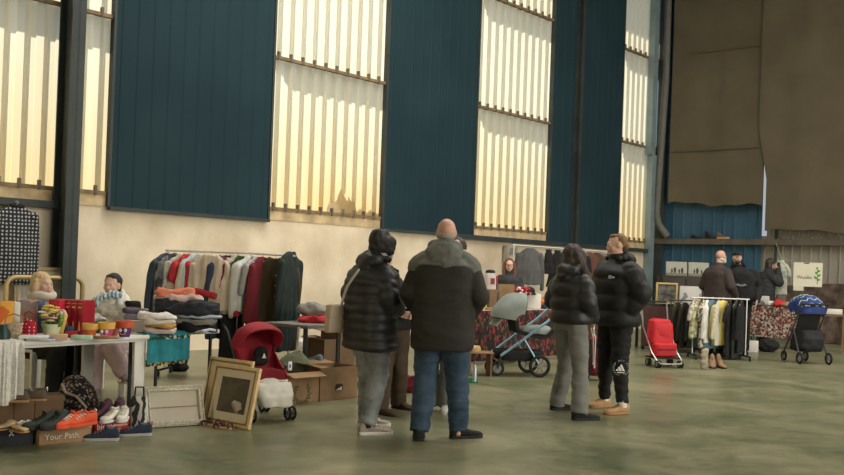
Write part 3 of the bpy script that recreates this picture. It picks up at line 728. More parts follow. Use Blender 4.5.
kl = D['kneL']; emblem(root, kl + Vector((0, 0, -.06)) + dl * .098, dl, .078, 'sport')
emblem(root, Vector((-.135, .185, 1.345)), (-.5, .85, .25), .02, 'mark')
# --- far people
rz = math.radians(-62); loc = P(717, 300, 16.3); loc.z = 0
root, D, R = person('bald person with a white beard and brown jacket behind the garment rail', loc, rz, 1.90, dict(elbL=(-.28, -.03, 1.14), elbR=(.26, .02, 1.14), wriL=(-.2, .2, 1.0), wriR=(.2, .2, 1.0), shoL=(-.185, 0, 1.36), shoR=(.185, 0, 1.36), hea=(0, .06, 1.625)), skin=m_skin2, hands='LR', vox=.014)
trousers(root, D, m_black, vox=.016); jacket(root, D, mat('brown_jacket', (.045, .033, .03), .8, var=.2), -.2, .255, .19, (.105, .09, .06), vox=.014, belly=.03, collar=.05)
b = MB(); c = D['hea']; b.ell(c + Vector((0, .055, -.075)), (.062, .05, .05)); b.ell(c + Vector((0, -.01, -.05)), (.08, .07, .045)); b.build('beard', m_hwhite, root, vox=.01, amp=.006, ns=(30, 30, 30)); boots(root, D, 1, (0, 0), m_black, m_rub)
MB().tube([(.02, .19, 1.38), (.02, .215, 1.2), (.02, .22, .95)], .025, 8).build('shirt_front', m_gtrs, root)
rz = math.radians(165); loc = P(740, 300, 16.9); loc.z = 0
root, D, R = person('bearded person in a black cap and black hoodie facing the camera', loc, rz, 1.90, dict(hea=(.07, .04, 1.63), nec=(.04, 0, 1.475), elbL=(-.30, -.03, 1.14), elbR=(.30, -.02, 1.14), wriL=(-.26, .12, .92), wriR=(.26, .12, .92), shoL=(-.185, 0, 1.36), shoR=(.185, 0, 1.36)), hands='LR', headyaw=.15, vox=.014)
trousers(root, D, m_black, vox=.016); jacket(root, D, m_black, -.1, .25, .18, (.105, .09, .06), 0, .008, (.14, .09, .07), None, .06, vox=.014); boots(root, D, 1, (0, 0), m_black, m_rub)
b = MB(); c = D['hea']; b.ell(c + R @ Vector((0, -.015, .06)), (.085, .10, .058)); o = b.build('cap', m_black, root); b = MB().ell(c + R @ Vector((0, .10, .045)), (.06, .06, .008)).build('peak', m_black, o)
b = MB().ell(c + R @ Vector((0, .055, -.088)), (.055, .045, .032)); b.ell(c + R @ Vector((0, .09, -.05)), (.03, .012, .006)); b.build('beard', m_hbrown, root, vox=.008, amp=.003, ns=(30, 30, 30))
MB().prism([(-.10, 0), (0, -.03), (.10, 0), (.06, .025), (0, .005), (-.06, .025)], .01, 'y', (0, .185, 1.27)).build('chest_print', m_gjeans, root, smooth=False)
rz = math.radians(-80); loc = P(765, 300, 19.85); loc.z = 0
root, D, R = person('person in a dark padded coat holding a phone to the face', loc, rz, 1.88, dict(elbL=(-.25, .02, 1.13), elbR=(.26, .16, 1.22), wriL=(-.16, .25, 1.0), wriR=(.10, .20, 1.50), nec=(0, .05, 1.46), hea=(0, .10, 1.61)), hands='LR', curl=.9, headtilt=-.15, vox=.014)
trousers(root, D, m_black, vox=.016); jacket(root, D, m_blk2, -.3, .22, .17, (.095, .085, .055), .09, .006, None, None, .06, vox=.014); boots(root, D, 1, (0, 0), m_black, m_rub)
h = MB(); c = D['hea']; h.ell(c + Vector((0, -.02, .03)), (.095, .105, .10)); h.ell(c + Vector((.0, -.05, -.06)), (.095, .075, .11)); h.build('hair', m_hbrown, root, vox=.011, amp=.01, ns=(16, 16, 6))
ph = thing('mobile_phone', 'dark phone held at the face of the person in the padded coat', 'phone', loc, rz); MB().box((.085, .245, 1.70), (.012, .07, .14), (.2, 0, 0)).build('phone_body', m_rub, ph, bev=.003)
# --- red-haired stallholder
loc = P(508.5, 290, 15.6); loc.z = 0; rz = math.radians(175)
root, D, R = person('red-haired person with glasses behind the cardboard on the stall', loc, rz, 1.57, dict(elbL=(-.24, .05, 1.15), elbR=(.24, .05, 1.15), wriL=(-.1, .22, 1.05), wriR=(.1, .22, 1.05)), hands='LR', vox=.014)
trousers(root, D, m_black, vox=.016); jacket(root, D, m_blk2, -.1, .20, .15, vox=.014); boots(root, D, 1, (0, 0), m_black, m_rub)
h = MB(); c = D['hea']; h.ell(c + Vector((0, -.03, .035)), (.092, .10, .092))
for s in (-1, 1): h.chain([c + Vector((s * .07, .0, .03)), c + Vector((s * .088, .01, -.1)), c + Vector((s * .085, .03, -.2))], [.035, .038, .03])
h.build('hair', m_hred, root, vox=.01, amp=.008, ns=(20, 20, 6))
g = MB()
for s in (-1, 1): g.tube([c + Vector((s * .033 + .026 * math.cos(t), .102, .002 + .02 * math.sin(t))) for t in [2 * PI * q / 12 for q in range(12)]], .003, 6, closed=True)
g.tube([c + Vector((-.008, .104, .004)), c + Vector((.008, .104, .004))], .003, 6); g.build('glasses', m_rub, root)
# --- seated blond stallholder
loc = T(46, 397); loc = P(37, 330, T(46, 392).y); loc.z = 0; rz = math.radians(-115)
root, D, R = person('seated blond person in a pale scarf behind the white table, looking right', loc, rz, 1.56, dict(), seat=True, hands='LR', headyaw=-.05, vox=.011)
trousers(root, D, m_black, .12, .09, .08); jacket(root, D, mat('pale_grey_knit', (.36, .33, .29), .9), -.05, .21, .16, (.085, .075, .055), collar=.05); boots(root, D, 1, (0, 0), m_black, m_rub)
h = MB(); c = D['hea']; h.ell(c + Vector((0, -.03, .035)), (.092, .102, .094)); h.ell(c + Vector((0, -.06, -.05)), (.085, .06, .09))
for s in (-1, 1): h.chain([c + Vector((s * .075, .0, .03)), c + Vector((s * .09, .0, -.08)), c + Vector((s * .085, .02, -.17))], [.033, .04, .03])
h.build('hair', m_hblond, root, vox=.01, amp=.010, ns=(20, 20, 6))
MB().tube([D['nec'] + Vector((.10 * math.cos(t), .02 + .10 * math.sin(t), .02 + .012 * math.sin(3 * t))) for t in [2 * PI * q / 16 for q in range(16)]], .042, 10, closed=True).build('scarf', mat('cream_scarf', (.50, .45, .38), .9), root)
BLOND_LOC = Vector(loc)
# --- seated girl in the white hoodie
loc = P(113, 330, T(122, 395).y + .12); loc.z = 0; rz = math.radians(172)
root, D, R = person('seated person with black hair in a white hoodie and pale pink trousers, one leg crossed', loc, rz, 1.58,
    dict(kneL=(-.17, .40, .55), ankL=(-.30, .30, .26), kneR=(.0, .44, .55), ankR=(-.03, .46, .085), elbL=(-.28, .12, .82), elbR=(.30, .10, .80), wriL=(-.10, .30, .98), wriR=(.12, .30, .96)), seat=True, hands='LR', palms=dict(L=(1, 0, 0), R=(-1, 0, 0)), vox=.011)
m_pink = mat('pale_pink_cloth', (.50, .37, .36), .9, var=.1, scale=8); m_hoodie = mat('white_hoodie', (.66, .62, .53), .9, var=.06, scale=8)
trousers(root, D, m_pink, .115, .092, .082, .09, amp=.01); jacket(root, D, m_hoodie, -.05, .215, .17, (.095, .085, .055), 0, .009, (.14, .09, .07), None, .06)
zs = mat('black_white_sneaker', (.35, .35, .34), .8, var=.8, scale=26)
for s, yw in (('L', .9), ('R', -.1)):
    a = D['ank' + s]; worn_shoe(root, (a.x, a.y, a.z - .085), yw, zs, m_white, laces=m_white)
h = MB(); c = D['hea']; h.ell(c + Vector((0, -.028, .035)), (.084, .098, .088)); h.ell(c + Vector((0, -.10, .03)), (.045, .045, .045)); h.ell(c + Vector((0, .02, .09)), (.060, .045, .018)); h.ell(c + Vector((0, -.06, -.04)), (.07, .05, .07)); h.build('hair', m_hblack, root, vox=.009, amp=.006, ns=(20, 20, 10))
GIRL_LOC = Vector(loc)
# ---------------------------------------------------------------- shared builders
TA = math.radians(33); V = Vector((math.sin(TA), math.cos(TA), 0)); W = Vector((-V.y, V.x, 0)); RZV = math.atan2(V.y, V.x)
m_plast = mat('white_plastic', (.62, .60, .54), .5, var=.05); m_card = mat('cardboard', (.27, .165, .085), .9, var=.12, scale=5, col2=(.33, .21, .115)); m_card2 = mat('dark_cardboard', (.17, .105, .06), .9, var=.15, scale=5)
m_chrome = mat('chrome', (.55, .55, .53), .3, metal=.8, var=0); m_whitemetal = mat('pale_metal', (.55, .53, .48), .45, var=.05); m_wire = mat('hanger', (.5, .47, .42), .5, var=0)
m_tape = mat('tape', (.36, .25, .14), .4, var=.05)
def plain(n, c, r=.85, v=.12, sc=9): return mat(n, c, r, var=v, scale=sc)
def box_thing(name, label, cat, loc, rz, d, m, group=None, bev=.004, lean=0):
    o = MB().box((0, 0, d[2] / 2), d).build(name, m, bev=bev); put(o, loc, rz, (lean, 0, rz) if lean else None); return tag(o, label, cat, group)
def folded(name, label, loc, rz, d, m, cat='clothes', group=None, amp=.012, layers=1):
    b = MB(); x, y, z = d
    for i in range(layers):
        h = z / layers; b.loft([(0, 0, i * h + .001, x / 2 * .93, y / 2 * .93), (0, 0, i * h + h * .5, x / 2, y / 2), (0, 0, i * h + h * .98, x / 2 * .93, y / 2 * .93)], 28, 3)
    ph = random.uniform(0, 6); k1 = random.uniform(6, 11)
    def bend(c, n_): f = max(0, c.z / z); return Vector((c.x * (1 + .10 * math.sin(c.y * 23 + ph)), c.y * (1 + .10 * math.sin(c.x * 19 + ph)), c.z + f * amp * .9 * math.sin(c.x * k1 + ph) + f * amp * .5 * math.sin(c.x * 31 + c.y * 17)))
    o = b.build(name, m, vox=max(.007, z / 14), sm=2, amp=amp * 1.3, ns=(8, 8, 16), fn=bend); put(o, loc, rz); return tag(o, label, cat, group)
def open_box(label, loc, rz, d, m=None, flaps=(1, 1, 1, 1), ang=(.6, .8, .7, .9), group=None, name='cardboard_box', hole=False):
    r = thing(name, label, 'box', loc, rz, group); x, y, z = d; t = .006; m = m or m_card
    b = MB().box((0, 0, t / 2), (x, y, t))
    for s in (-1, 1): b.box((0, s * (y / 2 - t / 2), z / 2), (x, t, z)); b.box((s * (x / 2 - t / 2), 0, z / 2), (t, y - 2 * t, z))
    b.build('body', m, r, smooth=False)
    for i, (fx, a) in enumerate(zip(flaps, ang)):
        if not fx: continue
        L = min(x, y) * .42; f = MB()
        if i < 2:
            s = -1 if i == 0 else 1; f.box((0, 0, L / 2), (x * .97, t, L)); f.move((0, s * y / 2, z), (-s * a * 1.6, 0, 0))
        else:
            s = -1 if i == 2 else 1; f.box((0, 0, L / 2), (t, y * .97, L)); f.move((s * x / 2, 0, z), (0, s * a * 1.6, 0))
        f.build('flap', m, r, smooth=False)
    return r
def shoe(name, label, loc, yaw, mu, ms, secs=SHOE, L=.95, high=0, sole=.022, laces=None, group=None, lining=None, cat='shoe', tab=None):
    r = thing(name, label, cat, loc, yaw, group); b, so = MB(), MB(); shoe_parts(b, so, secs, L, high, sole)
    b.build('upper', mu, r, ang=60); so.build('sole', ms, r, bev=.003)
    li = MB(); zt = secs[4][2] * .97 + high * .3; li.loft([(0, -.025, (zt - .03) * L, .024, .042), (0, -.025, zt * L + .003, .026, .045)], 14); li.build('lining', lining or m_rub, r)
    if laces:
        l = MB()
        for q in range(4): l.tube([(-.024, .04 + q * .022, (.088 - q * .009) * L), (0, .046 + q * .022, (.097 - q * .009) * L), (.024, .04 + q * .022, (.088 - q * .009) * L)], .0045, 6)
        l.build('laces', laces, r)
    if secs is SHOE and high < .06:
        MB().ell((0, .03 * L, .104 * L), (.026, .010, .026), (-.5, 0, 0), 12, 8).build('tongue', mu, r); MB().box((0, -.071 * L, .100 * L), (.016, .010, .034)).build('heel_tab', tab or laces or mu, r, bev=.003)
    return r
def garment(name, label, cat, loc, rz, w, L, m, sl=0, m2=None, flare=1.0, th=.05, group=None, hook=True, amp=.012, collar=None, tilt=0, sr=.05, spread=.05):
    r = thing(name, label, cat, loc, rz, group, (0, tilt, rz)); b = MB(); z0 = -.07
    b.loft([(0, 0, z0 - L, w / 2 * flare, th * 1.1), (0, 0, z0 - L * .6, w / 2 * (1 + flare) / 2, th * 1.2), (0, 0, z0 - .25, w / 2 * .98, th), (0, 0, z0 - .10, w / 2, th * .85), (0, 0, z0 - .05, w / 2 * .86, th * .7), (0, 0, z0 - .01, w / 2 * .5, th * .62), (0, 0, z0 + .02, .075, th * .6)], 28, 2.4)
    if sl and not m2:
        for s in (-1, 1): b.chain([(s * w / 2 * .88, 0, z0 - .11), (s * (w / 2 + spread), .012, z0 - .11 - sl * .5), (s * (w / 2 + spread * 1.1), .03, z0 - .11 - sl)], [sr * 1.1, sr * .8, sr * .7], 12)
    b.build('garment_body', m, r, vox=.013, sm=2, amp=amp, ns=(13, 13, 2.2))
    if sl and m2:
        for s in (-1, 1): MB().chain([(s * w / 2 * .88, 0, z0 - .11), (s * (w / 2 + spread), .012, z0 - .11 - sl * .5), (s * (w / 2 + spread * 1.1), .03, z0 - .11 - sl)], [sr * 1.1, sr * .8, sr * .7], 12).build('sleeve', m2, r, vox=.013, sm=2, amp=amp * .7, ns=(13, 13, 4))
    if collar: MB().tube([(.075 * math.cos(t), th * .75 * math.sin(t), z0 + .02 + .01 * math.sin(t)) for t in [2 * PI * q / 14 for q in range(14)]], .02, 8, closed=True).build('collar', collar, r)
    if hook:
        h = MB().tube([(.018 * math.sin(a), 0, -.008 + .014 * math.cos(a)) for a in [-1.4 + 4.2 * q / 8 for q in range(9)]] + [(0, 0, -.03), (0, 0, -.05)], .0028, 6)
        h.tube([(-w / 2 * .8, 0, -.115), (0, 0, -.05), (w / 2 * .8, 0, -.115)], .005, 6); h.build('hanger', m_wire, r)
    return r
def clothes_rail(label, p0, p1, m, base=.28, group=None, casters=True, mids=0):
    p0, p1 = Vector(p0), Vector(p1); d = p1 - p0; L = Vector((d.x, d.y, 0)).length; r = thing('clothes_rail', label, 'clothes rail', (p0.x, p0.y, 0), math.atan2(d.y, d.x), group); h = p0.z
    MB().tube([(-.04, 0, h), (L + .04, 0, h + d.z)], .013, 10).build('rail', m, r)
    for x, hh in [(0, h), (L, h + d.z)] + [(L * (i + 1) / (mids + 1), h + d.z * (i + 1) / (mids + 1)) for i in range(mids)]:
        MB().tube([(x, 0, .07), (x, 0, hh)], .013, 10).build('post', m, r)
        f = MB().tube([(x, -base, .07), (x, base, .07)], .014, 10).build('foot', m_rub, r)
        for s in (-1, 1): MB().tube([(x - .012, s * base * .95, .03), (x + .012, s * base * .95, .03)], .03, 14).build('caster', m_rub, f)
    return r
def frame_thing(name, label, bl, br, h, lean, fw, m, cat, inner, mat_w=0, m_mat=None, dep=.02, mid=None, group=None, profile=True):
    "framed picture standing on its lower edge: frame bars, mount and picture"
    bl, br = Vector(bl), Vector(br); d = br - bl; Wd = d.length; rz = math.atan2(d.y, d.x)
    r = thing(name, label, cat, bl, rz, group, (-lean, 0, rz))
    b = MB()
    def bar(q, x0, z0, x1, z1, y0, y1): q.box(((x0 + x1) / 2, (y0 + y1) / 2, (z0 + z1) / 2), (abs(x1 - x0), abs(y1 - y0), abs(z1 - z0)))
    def ring(q, o, wd, y0, y1):
        bar(q, o, o, Wd - o, o + wd, y0, y1); bar(q, o, h - o - wd, Wd - o, h - o, y0, y1); bar(q, o, o + wd, o + wd, h - o - wd, y0, y1); bar(q, Wd - o - wd, o + wd, Wd - o, h - o - wd, y0, y1)
    ring(b, 0, fw, -dep, dep * .4); fr = b.build('frame', m, r, bev=.004)
    if profile:
        q = MB(); ring(q, fw * .62, fw * .30, -dep * 1.35, -dep * .9); q.build('inner_moulding', mid or m, fr, bev=.002)
    q = MB(); bar(q, fw * .8, fw * .8, Wd - fw * .8, h - fw * .8, -.002, .004); q.build('backing', m_mat or inner, r, smooth=False)
    if mat_w:
        q = MB(); o = fw + mat_w; bar(q, o, o * 1.05, Wd - o, h - o, -.006, -.001); q.build('picture', inner, r, smooth=False)
    return r
# ---------------------------------------------------------------- white tables
def table(label, corner, rz, L, Dp, h, m, legs='plastic', ml=None, th=.035, name='table'):
    "corner is the front right corner; the top runs to -x and +y"
    r = thing(name, label, 'table', (corner.x, corner.y, 0), rz)
    MB().box((-L / 2, Dp / 2, h - th / 2), (L, Dp, th)).build('table_top', m, r, bev=.008)
    if legs == 'plastic': MB().box((-L / 2, Dp / 2, h - th - .008), (L - .05, Dp - .05, .02)).build('apron', m, r)
    for x in (-L + .06, -.06):
        for y in (.06, Dp - .06):
            if legs == 'plastic':
                sx = -1 if x < -L / 2 else 1; sy = -1 if y < Dp / 2 else 1
                MB().prism([(-.045, 0), (.045, 0), (.06, h - th - .01), (-.06, h - th - .01)], .035, 'y', (x, y, 0)).build('leg', ml or m, r, bev=.006)
            else: MB().tube([(x, y, 0), (x, y, h - th)], .016, 8).build('leg', ml or m, r)
    return r
C1 = T(150, 335, .72); C2 = T(220, 329.5, .72); TZ = .721
table('white plastic table with the red boxes and flower pots on it', C1, RZV, 1.9, .78, .72, m_plast)
table('white table with folded clothes and a teal towel hanging off its front', C2, RZV, 1.04, .85, .72, m_plast, 'metal', m_steel)
def plastic_chair(label, loc, rz):
    r = thing('plastic_chair', label, 'chair', loc, rz)
    MB().loft([(0, .0, .41, .23, .22), (0, 0, .44, .24, .23)], 24, 4).build('seat', m_plast, r, bev=.006)
    b = MB().sheet([[(.23 * math.sin(a), -.22 - .03 * math.cos(a) - .10 * q / 5, .44 + .40 * q / 5) for a in [-1.2 + 2.4 * j / 10 for j in range(11)]] for q in range(6)], .012); b.build('backrest', m_plast, r)
    for x in (-.2, .2):
        for y in (-.19, .19): MB().prism([(-.03, 0), (.03, 0), (.035, .42), (-.035, .42)], .03, 'y', (x * 1.08, y * 1.08, 0)).build('leg', m_plast, r, bev=.004)
    return r
plastic_chair('white plastic chair under the person with pale pink trousers', GIRL_LOC, math.radians(172))
plastic_chair('white plastic chair under the seated blond person', BLOND_LOC, math.radians(-115))
# --- things on the front table
def on1(px, py, z=TZ): return T(px, py, z)
FC = RZV - .35
m_red = plain('red_card', (.30, .012, .018), .5); m_orange = pattern('orange_print', [(.50, .10, .02), (.60, .30, .05), (.50, .12, .03), (.03, .02, .03)], 'cells', 9)
def book(name, label, px, py, w, t, h, m, rz=0, lean=0, pages=True, group=None, cat='book'):
    r = thing(name, label, cat, on1(px, py), rz, group, (lean, 0, rz))
    MB().box((0, 0, h / 2), (w, t, h)).build('cover', m, r, bev=.003)
    if pages: MB().box((.004, 0, h / 2), (w, t * .8, h * .97)).build('pages', m_plast, r)
    return r
book('game_box', 'orange and yellow printed box standing at the left end of the table', 5, 336, .10, .07, .27, m_orange, FC, pages=False, cat='box')
book('book', 'white book standing beside the orange box', 14, 335, .045, .14, .26, m_plast, FC)
book('box', 'grey-brown printed carton standing behind the red spotted purse', 26, 333.5, .16, .04, .27, pattern('photo_print', [(.30, .24, .18), (.22, .17, .13), (.36, .28, .21), (.20, .14, .14)], 'cells', 14), FC, pages=False, cat='box')
book('book', 'tall blue book standing between the carton and the flowers', 40, 333, .06, .03, .265, plain('blue_cover', (.09, .13, .22), .5, .4, 14), FC + .3)
r = thing('purse', 'red purse with white spots in front of the grey-brown carton', 'purse', on1(28.5, 337), 0)
MB().lathe([(.0, 0), (.05, .002), (.062, .04), (.058, .09), (.040, .125), (.022, .14), (.0, .142)], 18).build('purse_body', pattern('red_spots', [(.7, .55, .5), (.34, .012, .03)], 'dots', 38, width=.22), r)
MB().tube([(-.03, 0, .13), (-.035, 0, .18), (0, 0, .2), (.035, 0, .18), (.03, 0, .13)], .006, 8).build('handle', m_red, r)
r = thing('basket', 'small beige wicker basket near the hanging white cloth', 'basket', on1(13, 339), .3)
MB().lathe([(.0, .004), (.045, 0), (.058, .05), (.065, .115), (.06, .115), (.05, .02), (.0, .012)], 20).build('basket_body', mat('wicker', (.36, .27, .18), .9, var=.4, scale=60, bump=.6, bscale=70), r)
MB().tube([(.066 * math.cos(t), .066 * math.sin(t), .115) for t in [2 * PI * q / 18 for q in range(18)]], .006, 6, closed=True).build('rim', mat('wicker_rim', (.42, .32, .22), .9), r)
MB().tube([(-.06, 0, .12), (-.05, 0, .17), (0, 0, .19), (.05, 0, .17), (.06, 0, .12)], .005, 6).build('handle', m_card, r)
o = MB().lathe([(0, 0), (.05, 0), (.055, .06), (.03, .10), (.028, .12), (0, .12)], 16).build('bottle', plain('dark_green', (.01, .035, .03), .4)); put(o, on1(2.5, 341)); tag(o, 'squat dark green jar beside the wicker basket', 'jar')
def flat_book(label, px, py, d, m, rz, z=TZ, tilt=0, name='book', pages=True, group=None, cat='book'):
    r = thing(name, label, cat, on1(px, py, z), rz, group, (tilt, 0, rz)); MB().box((0, 0, d[2] / 2), d).build('cover', m, r, bev=.002)
    if pages: MB().box((.003, -.003, d[2] / 2), (d[0], d[1], d[2] * .7)).build('pages', m_plast, r)
    return r
flat_book('blue book lying flat under the white book', 39, 340, (.20, .15, .018), plain('royal_blue', (.03, .07, .25), .5), .5)
flat_book('white book lying on the blue book by the table edge', 34, 338, (.19, .15, .018), plain('white_cover', (.62, .64, .66), .5, .04), .25, TZ + .019)
# flowers in a pale pot
r = thing('flower_pot', 'pale green pot of yellow and pink flowers in front of the red boxes', 'flowers', on1(51, 336.5), 0)
MB().lathe([(0, 0), (.055, 0), (.072, .10), (.066, .10), (.05, .012), (0, .012)], 18).build('pot', plain('pale_pot', (.48, .52, .33), .5), r)
fb = {c: MB() for c in 'yplg'}
for i in range(26):
    a, q = random.uniform(0, 6.28), random.uniform(.01, .085); h = random.uniform(.13, .26) - q * .5; x, y_ = q * math.cos(a), q * math.sin(a)
    c = 'yyppl'[i % 5]; fb['g'].tube([(x * .4, y_ * .4, .09), (x, y_, h)], .0025, 5)
    for k_ in range(5): t = k_ * 1.256; fb[c].ell((x + .016 * math.cos(t), y_ + .016 * math.sin(t), h), (.014, .014, .008), None, 8, 5)
    fb[c].ell((x, y_, h + .004), (.009, .009, .008), None, 8, 5)
for i in range(14):
    a = random.uniform(0, 6.28); fb['g'].ell((.07 * math.cos(a), .07 * math.sin(a), random.uniform(.09, .17)), (.022, .008, .03), (random.uniform(-.8, .8), random.uniform(-.8, .8), a), 8, 5)
for c, n_f, colr in (('y', 'yellow_blooms', (.65, .50, .06)), ('p', 'pink_blooms', (.60, .33, .25)), ('l', 'white_blooms', (.66, .60, .42)), ('g', 'leaves', (.11, .20, .04))): fb[c].build(n_f, plain(n_f, colr, .7), r)
r = thing('wrapped_bouquet', 'small bouquet in yellow paper leaning against the red boxes', 'flowers', on1(60, 336), .2); MB().lathe([(0, 0), (.02, 0), (.055, .17), (.05, .17), (.012, .02), (0, .02)], 14).build('paper', plain('yellow_paper', (.60, .42, .10), .6), r)
q = MB()
for i in range(9): a = i * .7; q.ell((.03 * math.cos(a), .03 * math.sin(a), .17 + .012 * (i % 3)), (.018, .018, .018), None, 8, 6)
q.build('blooms', plain('cream_bloom', (.62, .50, .38), .7), r)
# red box set with printed spines
m_gold = plain('gold_print', (.55, .36, .10), .5)
for i in range(4):
    w = .052; pos = on1(70.5, 335) + Vector((math.cos(-.15), math.sin(-.15), 0)) * (i - 1.5) * (w + .001) + Vector((0, .05, 0))
    r = thing('red_book', ['leftmost', 'second', 'third', 'rightmost'][i] + ' of the four tall red books with gold ornaments on the spine', 'book', pos, -.15, 'tall red books on the white table')
    MB().box((0, .05, .14), (w, .2, .28)).build('cover', plain('dark_red', (.26, .008, .018), .45), r, bev=.004)
    g_ = MB().box((0, -.052, .225), (w * .5, .004, .012)); g_.prism([(-.010, .02), (.010, .02), (.004, .075), (0, .10), (-.004, .075)], .004, 'y', (0, -.052, .015)); g_.box((0, -.052, .255), (w * .7, .004, .004)); g_.build('ornament', m_gold, r, smooth=False)
book('red_box', 'bright red box left of the four tall red books', 58, 334.5, .09, .16, .285, plain('bright_red', (.42, .012, .03), .45), -.15, pages=False, cat='box')
flat_book('flat beige box beside the white book', 57, 339.5, (.15, .10, .04), plain('beige_box', (.47, .32, .20), .7), .35, name='box', pages=False, cat='box')
folded('purse', 'small red purse at the foot of the tall red books', on1(71, 337.5), .2, (.11, .06, .05), m_red, 'purse', amp=.006)
folded('pouch', 'small blue pouch behind the small red purse', on1(69.5, 335.2), .2, (.08, .04, .075), plain('blue_pouch', (.08, .11, .24)), 'pouch', amp=.006)
flat_book('mint green box lying near the pots', 82, 339, (.15, .075, .03), plain('mint', (.38, .58, .42), .5), .1, name='box', pages=False, cat='box')
folded('cloth', 'rust coloured cloth lying under the pots', on1(106, 338.8), .2, (.19, .09, .018), plain('rust', (.32, .14, .06)), 'cloth', amp=.006)
def pot(label, px, py, m1, m2, face=None, s=1.0):
    r = thing('flower_pot', label, 'pot', on1(px, py), 0, 'painted clay pots'); b = MB().lathe([(0, 0), (.036 * s, 0), (.050 * s, .075 * s), (0.04 * s, .075 * s), (.03 * s, .01), (0, .01)], 18); b.build('pot_body', m1, r)
    MB().lathe([(.050 * s, .068 * s), (.060 * s, .068 * s), (.064 * s, .115 * s), (.052 * s, .115 * s), (.048 * s, .07 * s)], 18).build('rim', m2, r)
    MB().lathe([(0, .095 * s), (.052 * s, .10 * s)], 18).build('soil', m_btrs, r)
    if face:
        e = MB()
        for sx in (-1, 1): e.ell((sx * .018 * s, -.0455 * s, .050 * s), (.012 * s, .006, .014 * s), None, 10, 7)
        e.build('painted_eyes', m_print, r)
        MB().tube([(-.02 * s, -.044 * s, .026 * s), (0, -.044 * s, .018 * s), (.02 * s, -.044 * s, .026 * s)], .003, 6).build('painted_mouth', m_print, r)
    return r
m_yel = plain('yellow_paint', (.62, .36, .08), .5); m_redp = plain('red_paint', (.55, .09, .035), .5)
pot('orange clay pot with a yellow rim, no painted face', 90, 338, plain('orange_paint', (.52, .12, .025), .5), m_yel, None, 1.0)
pot('pink clay pot with a yellow rim and painted face', 106, 338, plain('pink_paint', (.46, .06, .18), .5), m_yel, 1, 1.08)
pot('purple clay pot with a red rim and painted face', 124.5, 336.8, plain('purple_paint', (.11, .03, .13), .5), m_redp, 1, 1.12)
pot('small red clay pot between the pink and the purple pots', 115, 335.2, plain('dusty_pink', (.50, .16, .12), .5), m_redp, None, .9)
folded('plastic_bundle', 'bundle wrapped in clear plastic behind the orange pot', on1(90, 332), .3, (.26, .14, .11), mat('clear_wrap', (.42, .40, .37), .25, var=.4, scale=24, spec=.6), 'bundle', amp=.03)
folded('green_cloth', 'crumpled dark green cloth behind the pink pot', on1(101, 333), .3, (.10, .08, .12), plain('moss', (.06, .10, .03)), 'cloth', amp=.02)
# long white cloth hanging off the front of the table
e0, e1 = T(-6, 343, .725), T(21, 341, .725); d_ = (e1 - e0); g_ = []
for i in range(14):
    row = []
    for j in range(25):
        f = j / 24; p = e0 + d_ * f; out = -W
        fold = .022 * math.sin(f * 21) + .012 * math.sin(f * 47 + 1)
        if i < 3: q = p + W * (.14 - .06 * i) + Vector((0, 0, .004))
        else:
            zz = .725 - .45 * (i - 3) / 10 * (.93 + .07 * math.sin(f * 5)); q = Vector((p.x, p.y, zz)) - W * (.03 + fold * min(1, (i - 2) / 4))
        row.append(q)
    g_.append(row)
tag(MB().sheet(g_, .006).build('white_cloth', mat('white_lace', (.62, .60, .54), .9, var=.12, scale=30, bump=.6, bscale=70)), 'long white lace cloth hanging off the front of the table', 'cloth')
# --- clothes the girl holds up
def onp(px, py, y): return P(px, py, y)
gy = GIRL_LOC.y - .42
b = MB()
for (px, py, r1, r2) in [(112, 303, .085, .07), (103, 306, .06, .07), (120, 304, .06, .075), (113, 311, .06, .07), (104, 313, .035, .05), (125, 311, .04, .06)]: b.ell(P(px, py, gy), (r1, .07, r2))
o = b.build('white_garment', mat('white_fleece', (.62, .60, .55), .95, var=.1, scale=20, bump=.6, bscale=60), vox=.012, sm=2, amp=.025, ns=(14, 14, 14)); tag(o, 'fluffy white garment held up by the person in the white hoodie', 'clothes')
b = MB()
for (px, py) in [(100, 299), (106, 296), (112, 294), (117, 295), (96, 303)]: b.ell(P(px, py, gy - .02), (.055, .075, .035))
o = b.build('striped_scarf', pattern('blue_stripes', [(.62, .66, .68), (.12, .30, .42)], 'stripes', 14, stretch=(.6, 1, 1.4), dist=1.5), vox=.011, sm=2, amp=.016, ns=(18, 18, 18)); tag(o, 'blue and white striped scarf on top of the fluffy white garment', 'scarf')
folded('black_garment', 'small black garment next to the fluffy white garment', P(133, 305, gy + .02) - Vector((0, 0, .04)), .3, (.14, .10, .08), m_black, amp=.015)
# --- the second table: stacks of folded clothes
def on2(px, py, z=TZ): return T(px, py, z)
def stackc(px, py, rz, items, drift=0):
    z = TZ; p = on2(px, py)
    for nm, lab, d, m, off, am in items:
        folded(nm, lab, Vector((p.x + off, p.y, z)), rz, d, m, 'clothes', 'folded clothes on the second white table', am); z += d[2] * .93
    return z
r = box_thing('white_box', 'long white box at the left end of the clothes table', 'box', on2(140, 331.5), RZV - .5, (.22, .14, .10), m_plast)
folded('folded_garment', 'lavender garment folded on the long white box', on2(139, 331) + Vector((0, 0, .10)), .2, (.26, .17, .05), plain('lavender', (.30, .28, .36)), group='folded clothes on the second white table')
folded('folded_garment', 'dark purple garment under the black one by the lavender stack', on2(135, 330.5) + Vector((0, 0, .148)), .2, (.22, .15, .04), plain('dusk_purple', (.10, .08, .11)), group='folded clothes on the second white table')
cream = plain('cream_cotton', (.56, .51, .42)); white = plain('white_cotton', (.62, .60, .56)); yel = plain('ochre_cotton', (.45, .28, .08)); pinkw = plain('rose_cotton', (.55, .42, .38))
